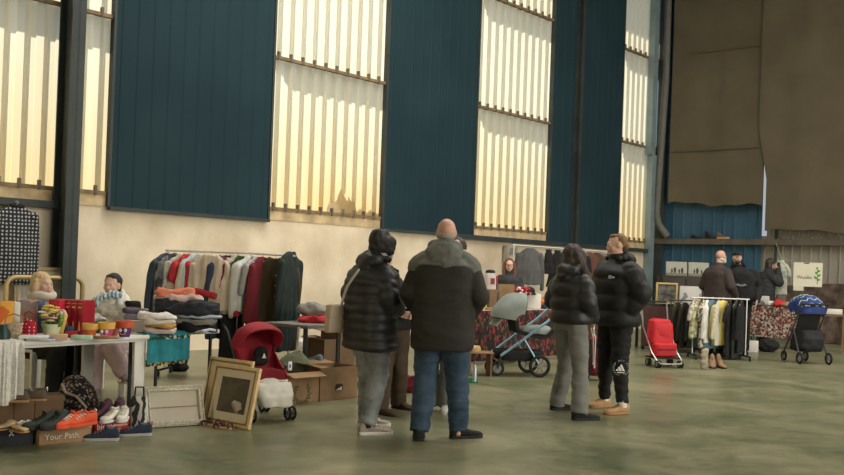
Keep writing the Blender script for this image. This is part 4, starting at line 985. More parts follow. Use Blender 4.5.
stackc(160, 333.5, .15, [('folded_garment', 'pale pink garment at the bottom of the cream stack on the clothes table', (.28, .22, .055), pinkw, 0, .012), ('folded_garment', 'ochre garment showing between the cream garments', (.25, .20, .035), yel, .0, .01),
    ('folded_garment', 'cream garment on top of the ochre one', (.27, .22, .05), cream, -.01, .014), ('folded_garment', 'white garment spread over the cream stack', (.31, .22, .045), white, -.02, .016)])
stackc(198, 331.5, .15, [('folded_garment', 'black garment with pale trim at the bottom of the dark stack', (.34, .26, .07), m_black, 0, .014), ('folded_garment', 'grey garment in the middle of the dark stack', (.38, .28, .06), plain('stone_grey', (.20, .19, .17)), -.03, .014),
    ('folded_garment', 'pale blue-grey garment in the dark stack', (.40, .28, .03), plain('ice_blue', (.36, .42, .47)), -.01, .008), ('folded_garment', 'thick black garment near the top of the dark stack', (.46, .30, .10), plain('navy_black', (.018, .022, .028)), -.06, .02)])
MB_ = MB().chain([on2(197, 332.5, .745), on2(203, 331, .79), on2(210, 329.5, .80), on2(215, 330.5, .765)], [.014] * 4); o = MB_.build('cord_scarf', plain('pale_blue', (.42, .46, .52)), vox=.009); tag(o, 'pale blue scarf curled on the black garment at the table end', 'scarf')
p = on2(172, 331.5)
for i, (lab, c, w, h, off, zz) in enumerate([('navy garment folded under the pink and coral ones', (.025, .03, .04), .40, .10, 0, .90), ('pale pink garment folded under the coral one', (.56, .40, .36), .42, .045, -.02, .99), ('coral garment on top of the tall clothes stack', (.62, .20, .12), .36, .07, -.04, 1.03)]):
    folded('folded_garment', lab, (p.x + off, p.y + .22, zz), .25, (w, .28, h), plain('fold%d' % i, c), 'clothes', 'folded clothes on the second white table', .022)
folded('folded_garment', 'dark grey garment at the bottom of the tall clothes stack', (p.x, p.y + .22, TZ), .25, (.40, .28, .18), plain('slate', (.05, .055, .06)), 'clothes', 'folded clothes on the second white table', .02)
# teal towel over the front edge
e0, e1 = T(146, 334.5, .722), T(189, 332, .722); d_ = e1 - e0; g1, g2 = [], []
for i in range(12):
    row = []
    for j in range(21):
        f = j / 20; pp_ = e0 + d_ * f; fold = .010 * math.sin(f * 17) + .006 * math.sin(f * 41)
        row.append(pp_ + W * (.12 - .05 * i) + Vector((0, 0, .006)) if i < 3 else Vector((pp_.x, pp_.y, .73 - .25 * (i - 2) / 9)) - W * (.018 + fold))
    g1.append(row)
r = tag(MB().sheet(g1, .007).build('teal_towel', plain('teal', (.025, .20, .235), .95, .2, 12)), 'teal towel with a dark green border hanging over the table front', 'towel')
MB().sheet([[q - W * .009 for q in row] for row in [[Vector((p_.x, p_.y, p_.z)) for p_ in g1[3]], [p_ for p_ in g1[4]]]], .003).build('border', pattern('green_border', [(.02, .07, .03), (.45, .48, .40), (.02, .09, .05), (.03, .05, .03)], 'cells', 40), r)
MB().sheet([[p_ + W * .012 for p_ in row] for row in (g1[10], [Vector((q.x, q.y, q.z - .03)) for q in g1[11]])], .003).build('lower_border', pattern('yellow_border', [(.04, .03, .02), (.45, .36, .12), (.03, .03, .02), (.4, .36, .2)], 'cells', 40), r)
o = MB().ell((0, 0, .12), (.12, .09, .12)).ell((.02, 0, .05), (.13, .09, .06)).build('black_bag', m_black, vox=.012, amp=.02, ns=(9, 9, 9)); put(o, T(177, 371)); tag(o, 'black cloth bag on the floor under the clothes table', 'bag')
# ---------------------------------------------------------------- against the wall at the far left
m_goldtube = mat('gold_tube', (.45, .33, .15), .4, metal=.3, var=.1)
pA, pB = onwall(60, 300, .35), onwall(82, 300, .35)
r = thing('tubular_headboard', 'gold tubular headboard with rounded corners behind the seated blond person', 'headboard', (pB.x, pB.y, 0), RZU)
MB().tube([(-1.0, 0, 0), (-1.0, 0, .95)] + [(-1.0 + .12 - .12 * math.cos(a), 0, .95 + .12 * math.sin(a)) for a in [PI / 2 * q / 6 for q in range(7)]] + [(-.12 + .12 * math.sin(a), 0, .95 + .12 * math.cos(a)) for a in [PI / 2 * q / 6 for q in range(7)]] + [(0, 0, 0)], .03, 12).build('tube_frame', m_goldtube, r)
MB().tube([(-1.0, 0, .45), (0, 0, .45)], .015, 8).build('crossbar', m_goldtube, r)
bl, br = onwall(13, 330, .22), onwall(71, 330, .22)
frame_thing('picture_frame', 'pale gold framed pale picture behind the seated blond person', Vector((bl.x, bl.y, .52)), Vector((br.x, br.y, .52)), .68, .06, .05, mat('pale_gold', (.40, .31, .18), .5, var=.2), 'picture', plain('pale_picture', (.36, .34, .29), .8, .4, 5), .05, plain('pale_mount', (.50, .45, .36)))
pc = (bl + br) / 2 - U * .32; r = box_thing('low_cupboard', 'low pale cupboard under the pale gold framed picture', 'cupboard', (pc.x, pc.y, 0), RZU, (.55, .18, .515), m_card)
p = onwall(17, 204, .22)
m_dots = pattern('white_dots', [(.40, .40, .40), (.022, .024, .028)], 'dots2', 21, width=.27)
garment('dotted_jacket', 'black jacket with small white dots hanging high on the plaster wall', 'jacket', p + Vector((0, 0, .03)), RZU, .50, .98, m_dots, .86, None, 1.05, .06, None, True, .008, m_black, 0, .06, .02)
# ---------------------------------------------------------------- shoes and boxes in front
rzb = RZV - 1.0 + .68
def face_box(name, label, p0, p1, dp, h, m, cat='box', group=None):
    d = Vector(p1) - Vector(p0); rz = math.atan2(d.y, d.x); r = thing(name, label, cat, p0, rz, group); L = d.length
    MB().box((L / 2, dp / 2, h / 2 - .01), (L, dp, h - .02)).build('body', m, r, bev=.002)
    MB().box((L / 2, dp / 2, h - .022), (L + .008, dp + .008, .044)).build('lid', m, r, bev=.002); return r, L, rz
m_kbox = plain('black_card', (.014, .016, .018), .6)
kb, L, rzk = face_box('shoe_box', 'black shoe box with a small white mark under the gold flats', T(-6, 448), T(33, 444.5), .2, .125, m_kbox)
b = MB()
for s in (-1, 1): b.prism([(s * .002, 0), (s * .018, .020), (s * .010, .020), (s * .002, .008)], .003, 'y'); b.prism([(s * .002, 0), (s * .018, -.020), (s * .010, -.020), (s * .002, -.008)], .003, 'y')
b.move((L * .42, -.007, .095)); b.build('logo', m_print, kb, smooth=False)
yb, L, rzy = face_box('shoe_box', 'brown cardboard shoe box with Your Path printed in white', T(39, 445.5), T(91, 440.5), .17, .135, m_card)
text('Your Path.', .060, 'lettering', mat('white_ink', (.62, .56, .46), .8, var=0), yb, (.035, -.0065, .034), (PI / 2, 0, 0), .001)
rb, L, rzr = face_box('shoe_box', 'red shoe box with white lettering under the white sneakers', T(95, 438), T(128, 434.5), .17, .125, plain('red_shoebox', (.42, .045, .03), .6))
text('biome', .062, 'lettering', m_print, rb, (.008, -.0065, .062), (PI / 2, 0, 0), .001); text('naturals', .028, 'small_lettering', m_print, rb, (.165, -.0065, .075), (PI / 2, 0, 0), .001)
db, L, _ = face_box('shoe_box', 'dark shoe box behind the red shoe box, maroon sneakers on it', T(100, 429), T(131, 426), .17, .13, m_kbox)
bx = []
for i, (x0, x1) in enumerate([(-10, 13), (13.6, 34), (34.6, 63)]):
    q, L, rzc = face_box('shoe_box', ['brown shoe box at the left end of the back row', 'brown shoe box in the middle of the back row', 'brown shoe box at the right end of the back row'][i], T(x0, 426.5 - x0 * .06), T(x1, 426.5 - x1 * .06), .2, .225, m_card2, group='brown shoe boxes in the back row'); bx.append(q)
m_goldsh = mat('gold_leather', (.36, .26, .13), .4, var=.15, metal=.25); m_navy = plain('navy_knit', (.022, .030, .055)); m_orsh = plain('orange_mesh', (.62, .085, .03)); m_whl = plain('white_leather', (.60, .57, .50), .5)
m_dkgr = plain('dark_green_suede', (.025, .032, .026)); m_mar = plain('maroon_mesh', (.06, .022, .03)); m_brgr = plain('taupe', (.12, .09, .065)); m_greysole = plain('grey_rubber', (.20, .20, .19))
m_palesole = plain('pale_sole', (.36, .35, .32), .7)
def at(px, py, z): return T(px, py, z + .001)
shoe('ballet_flat', 'gold ballet flat on the black shoe box, the left one', at(4, 429.5, .125), 2.45, m_goldsh, m_gum, LOW, 1.05, 0, .008, None, 'gold ballet flats', m_brshoe)
shoe('ballet_flat', 'gold ballet flat on the black shoe box, the right one', at(14, 428.5, .125), 2.45 + 1.45, m_goldsh, m_gum, LOW, 1.05, 0, .008, None, 'gold ballet flats', m_brshoe)
def sandal(label, loc, yaw, ms, mstrap, group, L=.24):
    r = thing('sandal', label, 'sandal', loc, yaw, group); pr = [(-.028, -.10), (-.034, -.02), (-.042, .08), (-.025, .13), (0, .14), (.025, .13), (.042, .08), (.034, -.02), (.028, -.10), (0, -.115)]
    MB().prism([(a * L / .25, b_ * L / .25) for a, b_ in pr], .016, 'z', (0, 0, .008)).build('sole', ms, r, bev=.003)
    b = MB()
    for y, h in ((.06, .035), (.02, .05), (-.07, .055)): b.tube([(-.038, y, .012), (-.03, y + .01, h * .8), (0, y + .015, h), (.03, y + .01, h * .8), (.038, y, .012)], .007, 8)
    b.build('straps', mstrap, r); return r
sandal('white strappy sandal on the black box, nearer the gold flats', at(25, 428.5, .125), 1.2, m_whl, m_whl, 'white sandals')
sandal('white strappy sandal beside the dark green shoes', at(32.5, 427.5, .125), 1.6, m_whl, m_whl, 'white sandals')
shoe('shoe', 'dark green suede shoe on the printed box, the left one', at(48, 427, .135), 2.55, m_dkgr, m_rub, SHOE, .95, .02, .024, m_dkgr, 'dark green shoes')
shoe('shoe', 'dark green suede shoe on the printed box, the right one', at(60, 426.5, .135), 2.9, m_dkgr, m_rub, SHOE, .95, .02, .024, m_dkgr, 'dark green shoes')
shoe('sneaker', 'orange sneaker with white laces, next to the green shoes', at(75, 425.5, .135), 2.75, m_orsh, m_orsh, SHOE, .9, .0, .024, m_print, 'orange sneakers')
shoe('sneaker', 'orange sneaker with white laces, next to the maroon sneakers', at(88, 424.5, .135), 2.6, m_orsh, m_orsh, SHOE, .9, .0, .024, m_print, 'orange sneakers')
shoe('sneaker', 'white sneaker on the red shoe box, the left one', at(114, 420, .125), 2.95, m_whl, m_white, SHOE, .82, 0, .02, m_whl, 'white sneakers on the red box')
shoe('sneaker', 'white sneaker on the red shoe box, the right one', at(124, 419, .125), 3.3, m_whl, m_white, SHOE, .82, 0, .02, m_whl, 'white sneakers on the red box')
shoe('sneaker', 'maroon and black sneaker behind the orange sneakers', at(104, 417, .13), 2.9, m_mar, m_rub, SHOE, 1.0, .035, .024, m_rub, 'maroon sneakers')
shoe('sneaker', 'maroon and black sneaker behind the white sneakers', at(118, 416, .13), 3.2, m_mar, m_rub, SHOE, 1.0, .035, .024, m_rub, 'maroon sneakers')
shoe('sneaker', 'navy sneaker on the floor against the red shoe box', T(110, 440.5), 1.78, m_navy, m_palesole, SHOE, .92, 0, .026, m_greysole, 'navy sneakers', m_greysole, tab=m_redp)
shoe('sneaker', 'navy sneaker on the floor by the corner of the white frame', T(143, 435.5), 1.98, m_navy, m_palesole, SHOE, .92, 0, .026, m_greysole, 'navy sneakers', m_greysole, tab=m_redp)
shoe('sneaker', 'black sneaker with a white sole on the back row of boxes', at(4, 402, .225), 2.0, m_black, m_white, SHOE, 1.0, .02, .03, None)
shoe('shoe', 'taupe shoe under the hem of the white cloth', at(20, 402, .225), 1.75, m_brgr, m_gum, SHOE, .9, 0, .02, None, 'taupe shoes')
shoe('shoe', 'taupe shoe with white laces near the end of the back row', at(38, 400.5, .225), 1.75, m_brgr, m_gum, SHOE, .9, 0, .02, m_print, 'taupe shoes')
# backpack with a dark leaf pattern
r = thing('backpack', 'black backpack with a pale leaf pattern slumped beside the shoe boxes', 'backpack', T(79, 416), -.3)
m_leaf = pattern('leaf_print', [(.012, .012, .014), (.02, .02, .022), (.014, .014, .016), (.30, .25, .21), (.02, .018, .018), (.10, .05, .03)], 'cells', 62)
MB().loft([(0, 0, 0, .17, .12), (-.01, 0, .12, .18, .125), (-.03, .0, .24, .15, .10), (-.06, .02, .32, .08, .06), (-.07, .02, .34, .03, .03)], 24, 2.6).build('bag_body', m_leaf, r, vox=.013, amp=.014)
MB().loft([(.0, -.10, .02, .12, .05), (0, -.115, .10, .125, .05), (0, -.09, .17, .10, .04)], 20, 2.6).build('front_pocket', m_leaf, r, vox=.011, amp=.008)
MB().chain([(-.12, -.08, .27), (-.03, -.145, .21), (.08, -.15, .19), (.15, -.11, .10)], [.014] * 4).build('strap', plain('pale_strap', (.40, .34, .28)), r, vox=.009)
MB().tube([(-.10, .02, .33), (-.09, .02, .38), (-.05, .02, .38), (-.04, .02, .33)], .008, 8).build('handle', m_black, r)
# striped tote bag
r = thing('tote_bag', 'white and black striped bag standing left of the white frame', 'bag', T(138, 430), .2)
MB().loft([(0, 0, 0, .065, .05), (0, 0, .15, .072, .045), (0, 0, .27, .062, .02)], 20, 3).build('bag_body', pattern('zebra', [(.50, .48, .42), (.03, .03, .03)], 'stripes', 4.5, stretch=(1, 1, .8), dist=6, width=.58), r, vox=.009, amp=.008)
for s in (-1, 1): MB().tube([(-.035, s * .012, .26), (-.03, s * .015, .34), (.03, s * .015, .34), (.035, s * .012, .26)], .006, 8).build('handle', m_black, r)
# frames on the floor
m_cframe = mat('cream_carved', (.50, .46, .36), .7, var=.25, scale=50, bump=.9, bscale=55); m_cback = mat('cream_panel', (.44, .40, .32), .85, var=.08, scale=4)
bl, br = T(146, 428.5), T(205, 424.5)
fr = frame_thing('ornate_frame', 'empty cream carved frame leaning low beside the gold picture frame', bl, br, .335, .36, .045, m_cframe, 'frame', m_cback, 0, m_cback, .022)
L = (br - bl).length; MB().box((L / 2, -.006, .16), (L - .09, .006, .008)).build('panel_joint', m_card, fr, smooth=False)
bd = MB()
for i in range(44): bd.ell((.012 + (L - .024) * i / 43, -.026, .012), (.0055, .005, .006), None, 8, 5); bd.ell((.012 + (L - .024) * i / 43, -.026, .323), (.0055, .005, .006), None, 8, 5)
for i in range(26): bd.ell((.012, -.026, .012 + .31 * i / 25), (.0055, .005, .006), None, 8, 5); bd.ell((L - .012, -.026, .012 + .31 * i / 25), (.0055, .005, .006), None, 8, 5)
bd.build('beading', m_cframe, fr)
m_gframe = mat('gold_wood', (.62, .47, .24), .4, var=.12, scale=20); m_gdark = mat('bronze_line', (.22, .13, .05), .4); m_mount = plain('ivory_mount', (.62, .56, .42), .8, .03)
def painting(nm):
    return pattern(nm, [(.085, .08, .05), (.10, .095, .055), (.09, .075, .05), (.12, .10, .065), (.075, .08, .05)], 'cells', 7, .35)
fr = frame_thing('picture_frame', 'large gold picture frame leaning in front of the stroller', T(206, 421.5), T(250, 430), .50, .21, .042, m_gframe, 'picture', painting('olive_painting'), .06, m_mount, .022, m_gdark)
b = MB().prism([(.27, .19), (.36, .13), (.40, .15), (.385, .20), (.30, .215)], .004, 'y', (0, -.008, 0)); b.build('pale_shape', plain('pale_paint', (.42, .40, .32)), fr, smooth=False)
b = MB().prism([(.275, .175), (.35, .105), (.375, .115), (.29, .19)], .004, 'y', (0, -.009, 0)); b.build('pink_shape', plain('pink_paint_b', (.38, .22, .18)), fr, smooth=False)
b = MB().prism([(.15, .30), (.22, .22), (.30, .33), (.39, .36), (.36, .375), (.28, .35), (.22, .25), (.16, .315)], .003, 'y', (0, -.008, 0)); b.build('branch_shape', plain('branch_paint', (.13, .10, .06)), fr, smooth=False)
d_ = (T(250, 430) - T(206, 421.5)).normalized(); nb = Vector((-d_.y, d_.x, 0))
q0 = T(206, 421.5) + nb * .13 - d_ * .21
frame_thing('picture_frame', 'gold picture frame standing behind the large one, half hidden', q0, q0 + d_ * .54, .53, .17, .038, m_gframe, 'picture', painting('brown_painting'), .055, m_mount, .02, m_gdark)
sandal('brown sandal with dark straps before the gold frame, left of its pair', T(211, 426), 1.25, m_tanshoe, m_mar, 'brown sandals', .18)
sandal('brown sandal with dark straps before the gold frame, right of its pair', T(223, 429), 1.25, m_tanshoe, m_mar, 'brown sandals', .18)
# ---------------------------------------------------------------- rails by the plaster wall
def on_rail(p0, p1, f): return Vector(p0).lerp(Vector(p1), f) + Vector((0, 0, .013))
def rail_end(p0, dirv, px, py):
    "point on the horizontal ray p0 + k*dirv seen in column px"
    d = ray(px, py); k = (d.x / d.y * p0.y - p0.x) / (dirv.x - d.x / d.y * dirv.y); return p0 + dirv * k
RD = Vector((1, -.12, 0)).normalized(); RZG = .80
a0 = P(169, 250.5, 10.9); a1 = rail_end(a0, RD, 231, 252); a1.z = a0.z
clothes_rail('pale clothes rail holding the denim jacket and the cream raglan top', a0, a1, m_whitemetal, .2)
m_denim = plain('denim_dark', (.035, .05, .07)); m_plaid = pattern('plaid', [(.06, .07, .075), (.16, .16, .15), (.04, .045, .05), (.10, .11, .11)], 'cells', 16, stretch=(1, 1, .5))
m_cream = plain('cream_knit', (.52, .47, .38)); m_floral = pattern('floral_pale', [(.50, .47, .38), (.30, .40, .40), (.50, .45, .36), (.45, .15, .12)], 'cells', 26)
m_rag = plain('raglan_cream', (.52, .44, .35)); m_redk = plain('red_knit', (.42, .03, .04)); m_pale = plain('pale_blue_cotton', (.42, .50, .54)); m_grey = plain('oatmeal', (.42, .35, .28)); m_maroon = plain('maroon', (.15, .015, .025)); m_indigo = plain('indigo', (.03, .045, .075))
G1 = [(-.02, 'jacket', 'dark denim jacket at the left end of the rail', 'jacket', .44, .72, m_denim, .58, None, 1.0),
      (.11, 'shirt', 'grey plaid shirt beside the dark denim jacket', 'shirt', .46, .78, m_plaid, .55, None, 1.05),
      (.24, 'cardigan', 'cream cardigan beside the grey plaid shirt', 'cardigan', .42, .55, m_cream, .48, m_floral, 1.0),
      (.34, 'top', 'bright red top behind the coral folded garment', 'top', .40, .55, m_redk, .18, None, 1.0),
      (.46, 'shirt', 'pale blue shirt in the middle of the first rail', 'shirt', .42, .50, m_pale, .50, m_cream, 1.0),
      (.58, 'sweater', 'oatmeal sweater with red lower half beside the raglan top', 'sweater', .42, .70, m_grey, .5, m_redk, 1.0),
      (.74, 'raglan_top', 'large cream raglan top with a red band and red cuffs', 'top', .46, .62, m_rag, .56, None, 1.05),
      (.88, 'jacket', 'indigo jacket with red shoulders right of the raglan top', 'jacket', .44, .95, m_indigo, .55, None, 1.1),
      (1.06, 'coat', 'long black coat at the right end of the first rail', 'coat', .34, 1.18, m_black, .6, None, 1.1),
      (1.0, 'scarf_set', 'black and cream long scarf at the right end of the first rail', 'scarf', .16, .62, m_black, 0, None, 1.1)]
for f, n, lab, cat, w, L, m, sl, m2, fl in G1:
    r = garment(n, lab, cat, on_rail(a0, a1, f) + (Vector((.0, -.17, 0)) if n == 'raglan_top' else Vector()), RZG + (-.75 if n == 'raglan_top' else .3 if f > .8 else 0) + random.uniform(-.2, .2), w, L, m, sl, m2, fl, .05, 'clothes on the first rail', True, .022, None, 0, .044, .015)
    if n == 'raglan_top':
        b = MB().prism([(-.16, -.50), (.10, -.56), (.11, -.49), (-.15, -.43)], .19, 'y'); b.build('red_band', m_redk, r, vox=.012, amp=.004)
        for s in (-1, 1): MB().cap((s * .31, .03, -.64), (s * .315, .035, -.71), .05, .045).build('red_cuff', m_redk, r)
    if n == 'sweater': MB().loft([(0, 0, -.78, .225, .06), (0, 0, -.48, .215, .062)], 24, 2.4).build('red_hem', m_redk, r, vox=.012, amp=.008, ns=(13, 13, 2))
    if n == 'jacket' and 'indigo' in lab:
        MB().loft([(0, 0, -.15, .215, .058), (0, 0, -.11, .205, .052), (0, 0, -.07, .12, .04)], 24, 2.4).build('red_shoulders', m_redk, r, vox=.012, amp=.006)
    if n == 'scarf_set':
        for s in (-1, 1): MB().box((s * .085, -.02, -.38), (.035, .03, .62)).build('cream_edge', m_cream, r, bev=.01)
b0 = P(239, 252.5, 10.8); b1 = rail_end(b0, RD, 292, 254); b1.z = b0.z - .02
clothes_rail('pale clothes rail holding the maroon coat and the long olive dress', b0, b1, m_whitemetal, .2)
m_olive = mat('olive_striped', (.055, .040, .022), .9, var=.3, scale=30, stretch=(3, 3, .1)); m_dgreen = plain('dark_green_wool', (.020, .030, .028)); m_wht = plain('white_padding', (.52, .52, .48)); m_gry = plain('grey_jersey', (.32, .31, .31))
G2 = [(-.05, 'sweater', 'beige and maroon sweater at the left end of the second rail', 'sweater', .40, .66, m_grey, .5, m_maroon, 1.0),
      (.08, 'cap_jacket', 'dark green jacket behind the white padded jacket', 'jacket', .36, .45, plain('bottle_green', (.03, .06, .03)), .4, None, 1.0),
      (.22, 'jacket', 'white padded jacket on the second rail', 'jacket', .46, .62, m_wht, .55, None, 1.0),
      (.36, 'hoodie', 'pale grey hoodie beside the white padded jacket', 'hoodie', .42, .30, m_gry, .3, None, 1.0),
      (.46, 'coat', 'maroon coat hanging open over the red stroller', 'coat', .42, .88, m_maroon, .6, None, 1.15),
      (.70, 'dress', 'long olive brown striped dress on the second rail', 'dress', .50, 1.05, m_olive, .5, None, 1.15),
      (.97, 'coat', 'long dark green coat at the right end of the second rail', 'coat', .40, 1.12, m_dgreen, .65, None, 1.1)]
for f, n, lab, cat, w, L, m, sl, m2, fl in G2:
    p = on_rail(b0, b1, f)
    if 'dark green coat' in lab: p.z += .08
    r = garment(n, lab, cat, p, RZG + (-.5 if n == 'dress' else .45 if 'dark green coat' in lab else 0) + random.uniform(-.2, .2), w, L, m, sl, m2, fl, .055, 'clothes on the second rail', True, .022, None, 0, .044, .015)
    if n == 'dress':
        q = MB()
        for i in range(7): q.ell((.0, -.07, -.25 - i * .12), (.009, .006, .009), None, 8, 5)
        q.build('buttons', m_cream, r)
    if n == 'coat' and 'maroon' in lab: MB().tube([(.03, -.06, -.12), (.02, -.075, -.5), (.05, -.08, -.9)], .012, 8).build('trim', m_pinkt if 'm_pinkt' in globals() else m_redk, r)
# ---------------------------------------------------------------- strollers
m_sred = plain('stroller_red', (.32, .015, .03), .7); m_sfr = mat('stroller_frame', (.05, .05, .055), .4, var=0, spec=.5); m_salu = mat('stroller_aluminium', (.42, .46, .50), .3, metal=.7, var=0)
def wheel(parent, c, r, w, axis_rz, m=None, spokes=0, hubm=None):
    b = MB(); R = Matrix.Rotation(axis_rz, 3, 'Z'); n = 24
    pts = [(0, r * math.cos(2 * PI * q / n), r * math.sin(2 * PI * q / n)) for q in range(n)]; b.tube(pts, w * .5, 8, closed=True); b.v = [tuple(R @ Vector(v) + Vector(c)) for v in b.v]
    o = b.build('wheel', m or m_rub, parent)
    h = MB().tube([(-w * .45, 0, 0), (w * .45, 0, 0)], r * .32, 14)
    if spokes:
        for q in range(spokes): a = 2 * PI * q / spokes; h.tube([(0, 0, 0), (0, r * .9 * math.cos(a), r * .9 * math.sin(a))], .007, 6)
    else: h.tube([(-w * .2, 0, 0), (w * .2, 0, 0)], r * .8, 16)
    h.v = [tuple(R @ Vector(v) + Vector(c)) for v in h.v]; h.build('hub', hubm or m_greysole, o); return o
def canopy(parent, m, c, r, w, a0_, a1_, n=7, th=.01, ribs=None, name='canopy'):
    "arched hood: an arc in the y-z plane swept across x"
    g = []
    for i in range(n * 2 + 1):
        a = a0_ + (a1_ - a0_) * i / (n * 2); row = []
        for j in range(17):
            t = PI * j / 16; x = -w * math.cos(t); rr = .25 + .75 * math.sin(t) ** .55; bul = 1 + .02 * math.sin(PI * i / 2)
            row.append(Vector((c[0] + x, c[1] + r * rr * math.cos(a) * bul, c[2] + r * rr * math.sin(a) * bul)))
        g.append(row)
    o = MB().sheet(g, th).build(name, m, parent)
    MB().tube(g[0], .009, 8).build('rim', ribs or m, o); MB().tube(g[-1], .009, 8).build('rim', ribs or m, o); return o
# red stroller: faces +y in its own frame
wf, wr = T(283, 423.5), T(256, 427)
loc = T(256, 417); rz = math.radians(-143)
r = thing('stroller', 'red stroller with an arched canopy behind the large gold picture frame', 'stroller', loc, rz)
r.scale = (.86, .86, .86)
canopy(r, m_sred, (0, .0, .66), .30, .225, 1.0, 2.75)
MB().sheet([[(x, -.17 + .03 * math.cos(x * 6) + .20 * (1 - q / 6), .34 + .48 * q / 6) for x in [-.20 + .4 * j / 8 for j in range(9)]] for q in range(7)], .02).build('seat_back', m_sred, r)
MB().sheet([[(x, .03 + .28 * q / 4, .36 + .01 * q) for x in [-.20 + .4 * j / 6 for j in range(7)]] for q in range(5)], .025).build('seat', m_sred, r)
MB().prism([(-.19, .36), (.19, .36), (.15, .50), (0, .54), (-.15, .50)], .02, 'y', (0, .28, 0)).build('front_panel', plain('panel_red', (.20, .012, .02)), r, bev=.008)
for s in (-1, 1):
    MB().sheet([[(s * (.21 - .01 * math.sin(PI * j / 6)), -.15 + .40 * j / 6, .34 + (.40 - .30 * j / 6) * q / 4) for j in range(7)] for q in range(5)], .012).build('side_panel', m_sred, r)
    MB().tube([(s * .22, -.34, .90), (s * .22, -.28, .86), (s * .22, .0, .5), (s * .22, .30, .09)], .011, 8).build('frame_tube', m_sfr, r)
    MB().tube([(s * .22, -.24, .09), (s * .22, .06, .40), (s * .22, .2, .55)], .011, 8).build('frame_tube', m_sfr, r)
    MB().tube([(s * .22, -.34, .90), (s * .22, -.40, .91)], .017, 10).build('handle', m_rub, r)
    for y in (.31, -.25):
        for q in (-1, 1): wheel(r, (s * .22 + q * .028, y, .075), .062, .026, 0, None, 5)
b = MB()
b.loft([(-.04, .28, .13, .15, .09), (-.03, .27, .22, .17, .10), (-.02, .21, .32, .18, .11), (0, .13, .38, .15, .10)], 24, 3)
o = b.build('blanket', plain('white_blanket', (.62, .59, .52), .95, .04), vox=.012, amp=.014, ns=(8, 8, 8)); put(o, loc, rz); tag(o, 'white blanket draped over the front of the red stroller', 'blanket')
o = MB().ell((0, .05, .56), (.075, .05, .07)).ell((.01, .06, .50), (.085, .05, .05)).build('black_cap', m_black, vox=.009, amp=.008); o.name = 'hanging_cloth'; put(o, loc, rz); MB().prism([(-.02, 0), (.02, 0), (0, .04)], .01, 'y', (0, .108, .53)).build('white_mark', m_print, o); tag(o, 'small black cloth with a white mark inside the red stroller', 'cloth')
# cardboard boxes on the floor
def box_px(label, p0, p1, dp, h, **k):
    d = Vector(p1) - Vector(p0); rz = math.atan2(d.y, d.x); nb = Vector((-d.y, d.x, 0)).normalized(); c = Vector(p0) + d / 2 + nb * dp / 2
    return open_box(label, c, rz, (d.length, dp, h), **k), rz
bA, rzA = box_px('open cardboard box with a round wreath print right of the stroller', T(284, 405), T(318.5, 401.5), .30, .30, ang=(1.15, .7, .9, .8), flaps=(1, 1, 1, 1))
b = MB()
for q in range(46):
    a = 2 * PI * q / 46 + .2
    if .9 < a < 2.2: continue
    rr = .095 + .014 * (q % 3 - 1); b.ell((rr * math.cos(a), -.154, .10 + rr * math.sin(a)), (.013, .002, .007), (0, -a + .9 * (q % 2), 0), 8, 4)
b.build('wreath_print', plain('green_ink', (.07, .10, .05)), bA, smooth=False)
bB, rzB = box_px('empty open cardboard box with a hand hole beside the wreath box', T(319.5, 401.5), T(357, 397.5), .36, .33, flaps=(0, 1, 1, 0), ang=(.7, .9, .8, .7))
h = MB().prism([(-.05, 0), (.05, 0), (.05, .045), (.03, .06), (-.03, .06), (-.05, .045)], .004, 'y', (.0, -.182, .10)); h.build('hand_hole', plain('hole_dark', (.05, .032, .018)), bB, smooth=False)
h = MB().prism([(-.045, 0), (.03, .0), (.035, .03)], .004, 'y', (0, -.185, .10)); h.build('white_paper', m_print, bB, smooth=False)
box_px('closed brown cardboard box behind the empty box, left of its pair', T(323, 383), T(338, 381.5), .3, .50, flaps=(0, 1, 1, 1), m=m_card2, ang=(.5, .9, .9, .4))
box_px('tall brown cardboard box behind the empty box, right of its pair', T(339, 382), T(354, 380), .3, .58, flaps=(0, 1, 0, 1), m=m_card2, ang=(.5, .9, .9, .4))
m_gfab = plain('sage_nylon', (.13, .15, .085), .7)
p = T(288, 399)
o = MB().lathe([(.19, .0), (.17, .05), (.10, .13), (.02, .19), (.0, .195), (0, .18), (.09, .115), (.16, .04), (.17, 0)], 10).build('umbrella', m_gfab, vox=.009, amp=.012, ns=(9, 9, 9)); put(o, p + Vector((.04, .13, .30)), .4, (.15, .2, .4)); tag(o, 'half open sage green umbrella lying in the wreath box', 'umbrella')
o = MB().tube([(0, 0, 0), (.0, .0, .36)], .012, 10).build('tent_pole', m_plast); put(o, T(291, 399) + Vector((.02, .1, .36)), 0, (.02, .06, 0)); tag(o, 'white pole sticking up from the wreath box', 'pole')
o = MB().box((0, 0, 0), (.045, .004, .085)).build('price_tag', m_print, bev=.001); put(o, P(290, 366, T(284, 405).y - .02), rzA); MB().ell((0, -.003, 0), (.012, .002, .02)).build('blue_mark', plain('blue_ink', (.08, .15, .35)), o); tag(o, 'white price tag with a blue mark on the wreath box flap', 'tag')
